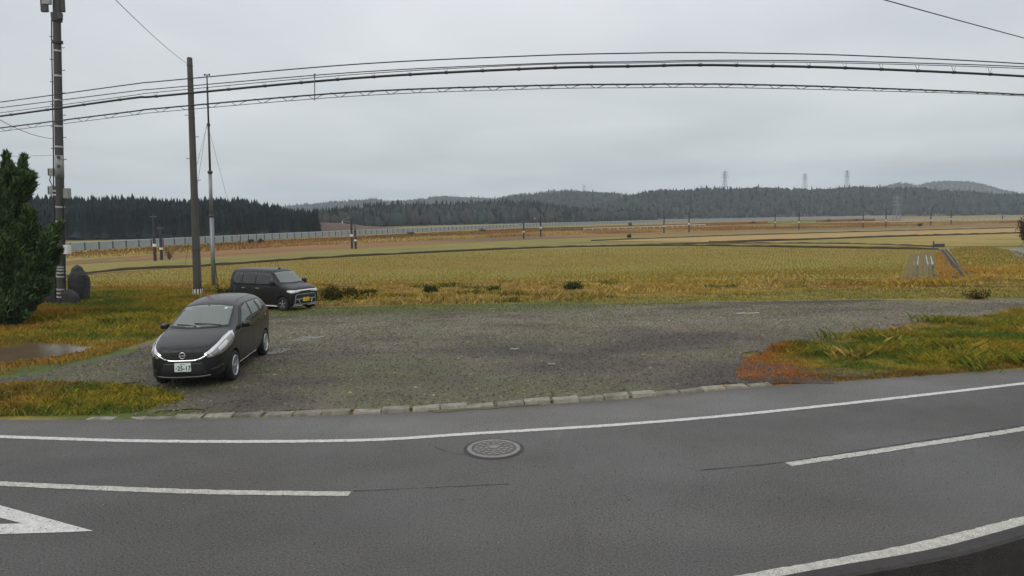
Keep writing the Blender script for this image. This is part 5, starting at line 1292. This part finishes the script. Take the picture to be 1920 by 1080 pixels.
# ---- boxy van ------------------------------------------------------------------
fr = G(533, 583.5); yaw = R(-28); f2 = Vector((math.cos(yaw), math.sin(yaw), 0)); l2 = Vector((-math.sin(yaw), math.cos(yaw), 0))
SC2 = .95
ctr = fr - f2 * (1.22 * SC2) + l2 * (.66 * SC2)
r2 = empty('van', (ctr.x, ctr.y, float(zt(ctr.x, ctr.y)) + .01), yaw); r2.scale = (SC2, SC2, SC2 * .95)
print('van at', ctr)
zf_, zb2 = float(zt(*(ctr + f2 * 1.2)[:2])), float(zt(*(ctr - f2 * 1.2)[:2])); zl_, zr_ = float(zt(*(ctr + l2 * .7)[:2])), float(zt(*(ctr - l2 * .7)[:2]))
r2.rotation_euler = (math.atan2(zl_ - zr_, 1.4), -math.atan2(zf_ - zb2, 2.4), yaw)
tag(r2, 'black boxy minivan with dark rear windows and a yellow number plate', 'van')
tab = [(1.72, .30, .55, .76, .60, .56, .73), (1.69, .19, .66, .88, .70, .62, .85), (1.60, .17, .80, .97, .735, .64, .94), (1.38, .17, .90, 1.03, .745, .64, 1.00), (1.16, .17, .95, 1.08, .748, .63, 1.05), (1.02, .17, .97, 1.14, .748, .62, 1.10),
       (.72, .17, .985, 1.46, .75, .60, 1.40), (.50, .17, .99, 1.65, .75, .59, 1.58), (.30, .17, .99, 1.715, .75, .59, 1.645), (-.30, .17, 1.0, 1.735, .75, .59, 1.66), (-1.10, .17, 1.0, 1.73, .75, .59, 1.655), (-1.55, .17, 1.0, 1.715, .75, .585, 1.64), (-1.68, .18, .99, 1.70, .75, .585, 1.63), (-1.72, .20, .97, 1.66, .75, .59, 1.60), (-1.74, .25, .95, 1.5, .74, .59, 1.45)]
WH2 = [(1.22, .285), (-1.27, .285)]
c2_ = Car(r2, tab, 'van_black', WH2, .285, .335)
for (wx, wz) in WH2:
    for sg in (-1, 1): c2_.wheel(wx, sg * .725, wz, .285, .16, False)
c2_.wrap('windscreen', [(-.60, 1.12), (0, 1.10), (.60, 1.12), (.525, 1.575), (0, 1.605), (-.525, 1.575)], 'x+', 'trim', .004, .05)
c2_.wrap('glass', [(-.565, 1.15), (0, 1.13), (.565, 1.15), (.50, 1.545), (0, 1.575), (-.50, 1.545)], 'x+', 'screen', .008, .05, skirt=.002)
for sgn, pj in ((1, 'y+'), (-1, 'y-')):
    c2_.wrap('window_surround', [(.98, 1.03), (.50, 1.53), (.30, 1.58), (-1.40, 1.58), (-1.56, 1.50), (-1.58, 1.12), (-1.50, 1.03)], pj, 'trim', .004, .06, rnd=.05)
    for P in ([(.90, 1.065), (.72, 1.25), (.70, 1.065)], [(.64, 1.065), (.635, 1.33), (.48, 1.50), (-.20, 1.54), (-.22, 1.065)], [(-.28, 1.065), (-.26, 1.54), (-.98, 1.54), (-1.0, 1.065)], [(-1.06, 1.065), (-1.04, 1.54), (-1.38, 1.53), (-1.52, 1.45), (-1.53, 1.14), (-1.46, 1.065)]):
        c2_.wrap('side_window', P, pj, 'glass_dark', .008, .06, rnd=.03, skirt=.002)
    for P in ([(-.25, .3), (-.24, 1.03), (-.25, 1.03), (-.26, .3)], [(.82, .35), (.90, 1.0), (.89, 1.0), (.81, .35)], [(-1.03, .62), (-1.02, 1.03), (-1.03, 1.03), (-1.04, .62)]):
        c2_.wrap('door_gap', P, pj, 'trim', .002, .08)
    for xx in (-.12, -.93):
        y_ = c2_.side_y(xx, .90); MB().box((xx, sgn * (y_ + .014), .90), (.21, .03, .038)).build('door_handle', M['chrome'], r2, bevel=.008)
    y_ = c2_.side_y(0, .22); MB().box((0, sgn * (y_ + .015), .185), (1.78, .03, .04)).build('side_skirt', M['white_paint'], r2, bevel=.006)
    yb = c2_.side_y(.75, 1.08); m1 = MB().box((0, 0, 0), (.13, .19, .20)).build('door_mirror', M['van_black'], r2, bevel=.045, smooth_=True); m1.location = (.80, sgn * (yb + .14), 1.14)
    MB().box((-.068, 0, 0), (.006, .14, .15)).build('mirror_glass', M['glass_dark'], m1)
    a_ = sgn * R(30); f = (lambda P: P) if sgn > 0 else mir
    hl = c2_.wrap('headlight', f([(-.62, .84), (-.25, .86), (-.10, .855), (-.09, .80), (-.16, .755), (-.32, .735), (-.62, .775)]), ('a', a_), 'lamp', .006, .04, rnd=.02)
    c2_.wrap('lens', f([(-.42, .82), (-.24, .825), (-.24, .765), (-.40, .77)]), ('a', a_), 'chrome', .010, .03, hl, rnd=.02)
    c2_.wrap('fog_surround', f([(-.62, .30), (-.57, .46), (-.53, .46), (-.57, .29)]), ('a', a_), 'chrome', .006, .04)
    c2_.wrap('tail_light', [(sgn * .58, 1.35), (sgn * .68, 1.35), (sgn * .70, .9), (sgn * .60, .9)], 'x-', 'red_lamp', .006, .05)
    c2_.wrap('front_skirt', f([(-.72, .185), (-.30, .185), (-.30, .225), (-.72, .225)]), ('a', a_), 'white_paint', .012, .04)
c2_.wrap('upper_grille', [(-.40, .80), (.40, .80), (.40, .86), (-.40, .86)], 'x+', 'chrome', .006, .05, rnd=.02)
c2_.wrap('grille', [(-.54, .33), (-.50, .66), (.50, .66), (.54, .33)], 'x+', 'trim', .004, .05, rnd=.04)
c2_.wrap('grille_frame', thick([(-.56, .30), (-.52, .62), (-.46, .67), (0, .68), (.46, .67), (.52, .62), (.56, .30)], .03), 'x+', 'lamp_dark', .010, .04)
c2_.wrap('grille_bar', [(-.50, .45), (.50, .45), (.50, .49), (-.50, .49)], 'x+', 'lamp_dark', .009, .05)
c2_.wrap('bumper_lip', thick([(-.60, .275), (0, .25), (.60, .275)], .04), 'x+', 'lamp_dark', .012, .05)
px_ = max(c2_.bvh.ray_cast(Vector((4, 0, z)), Vector((-1, 0, 0)))[0].x for z in (.38, .45, .52))
c2_.plate(px_ + .02, .45, .33, .165, 'plate_yellow', 'ink_black', [('\u2022\u2022 \u2022\u2022', .10, .03, -.025), ('\u2022\u2022\u2022', .05, 0, .05)])
MB().tube([(.32, 0, 1.70), (.18, 0, 2.05)], .006, 5).build('antenna', M['trim'], r2); MB().box((.33, 0, 1.715), (.08, .05, .04)).build('antenna_base', M['trim'], r2)
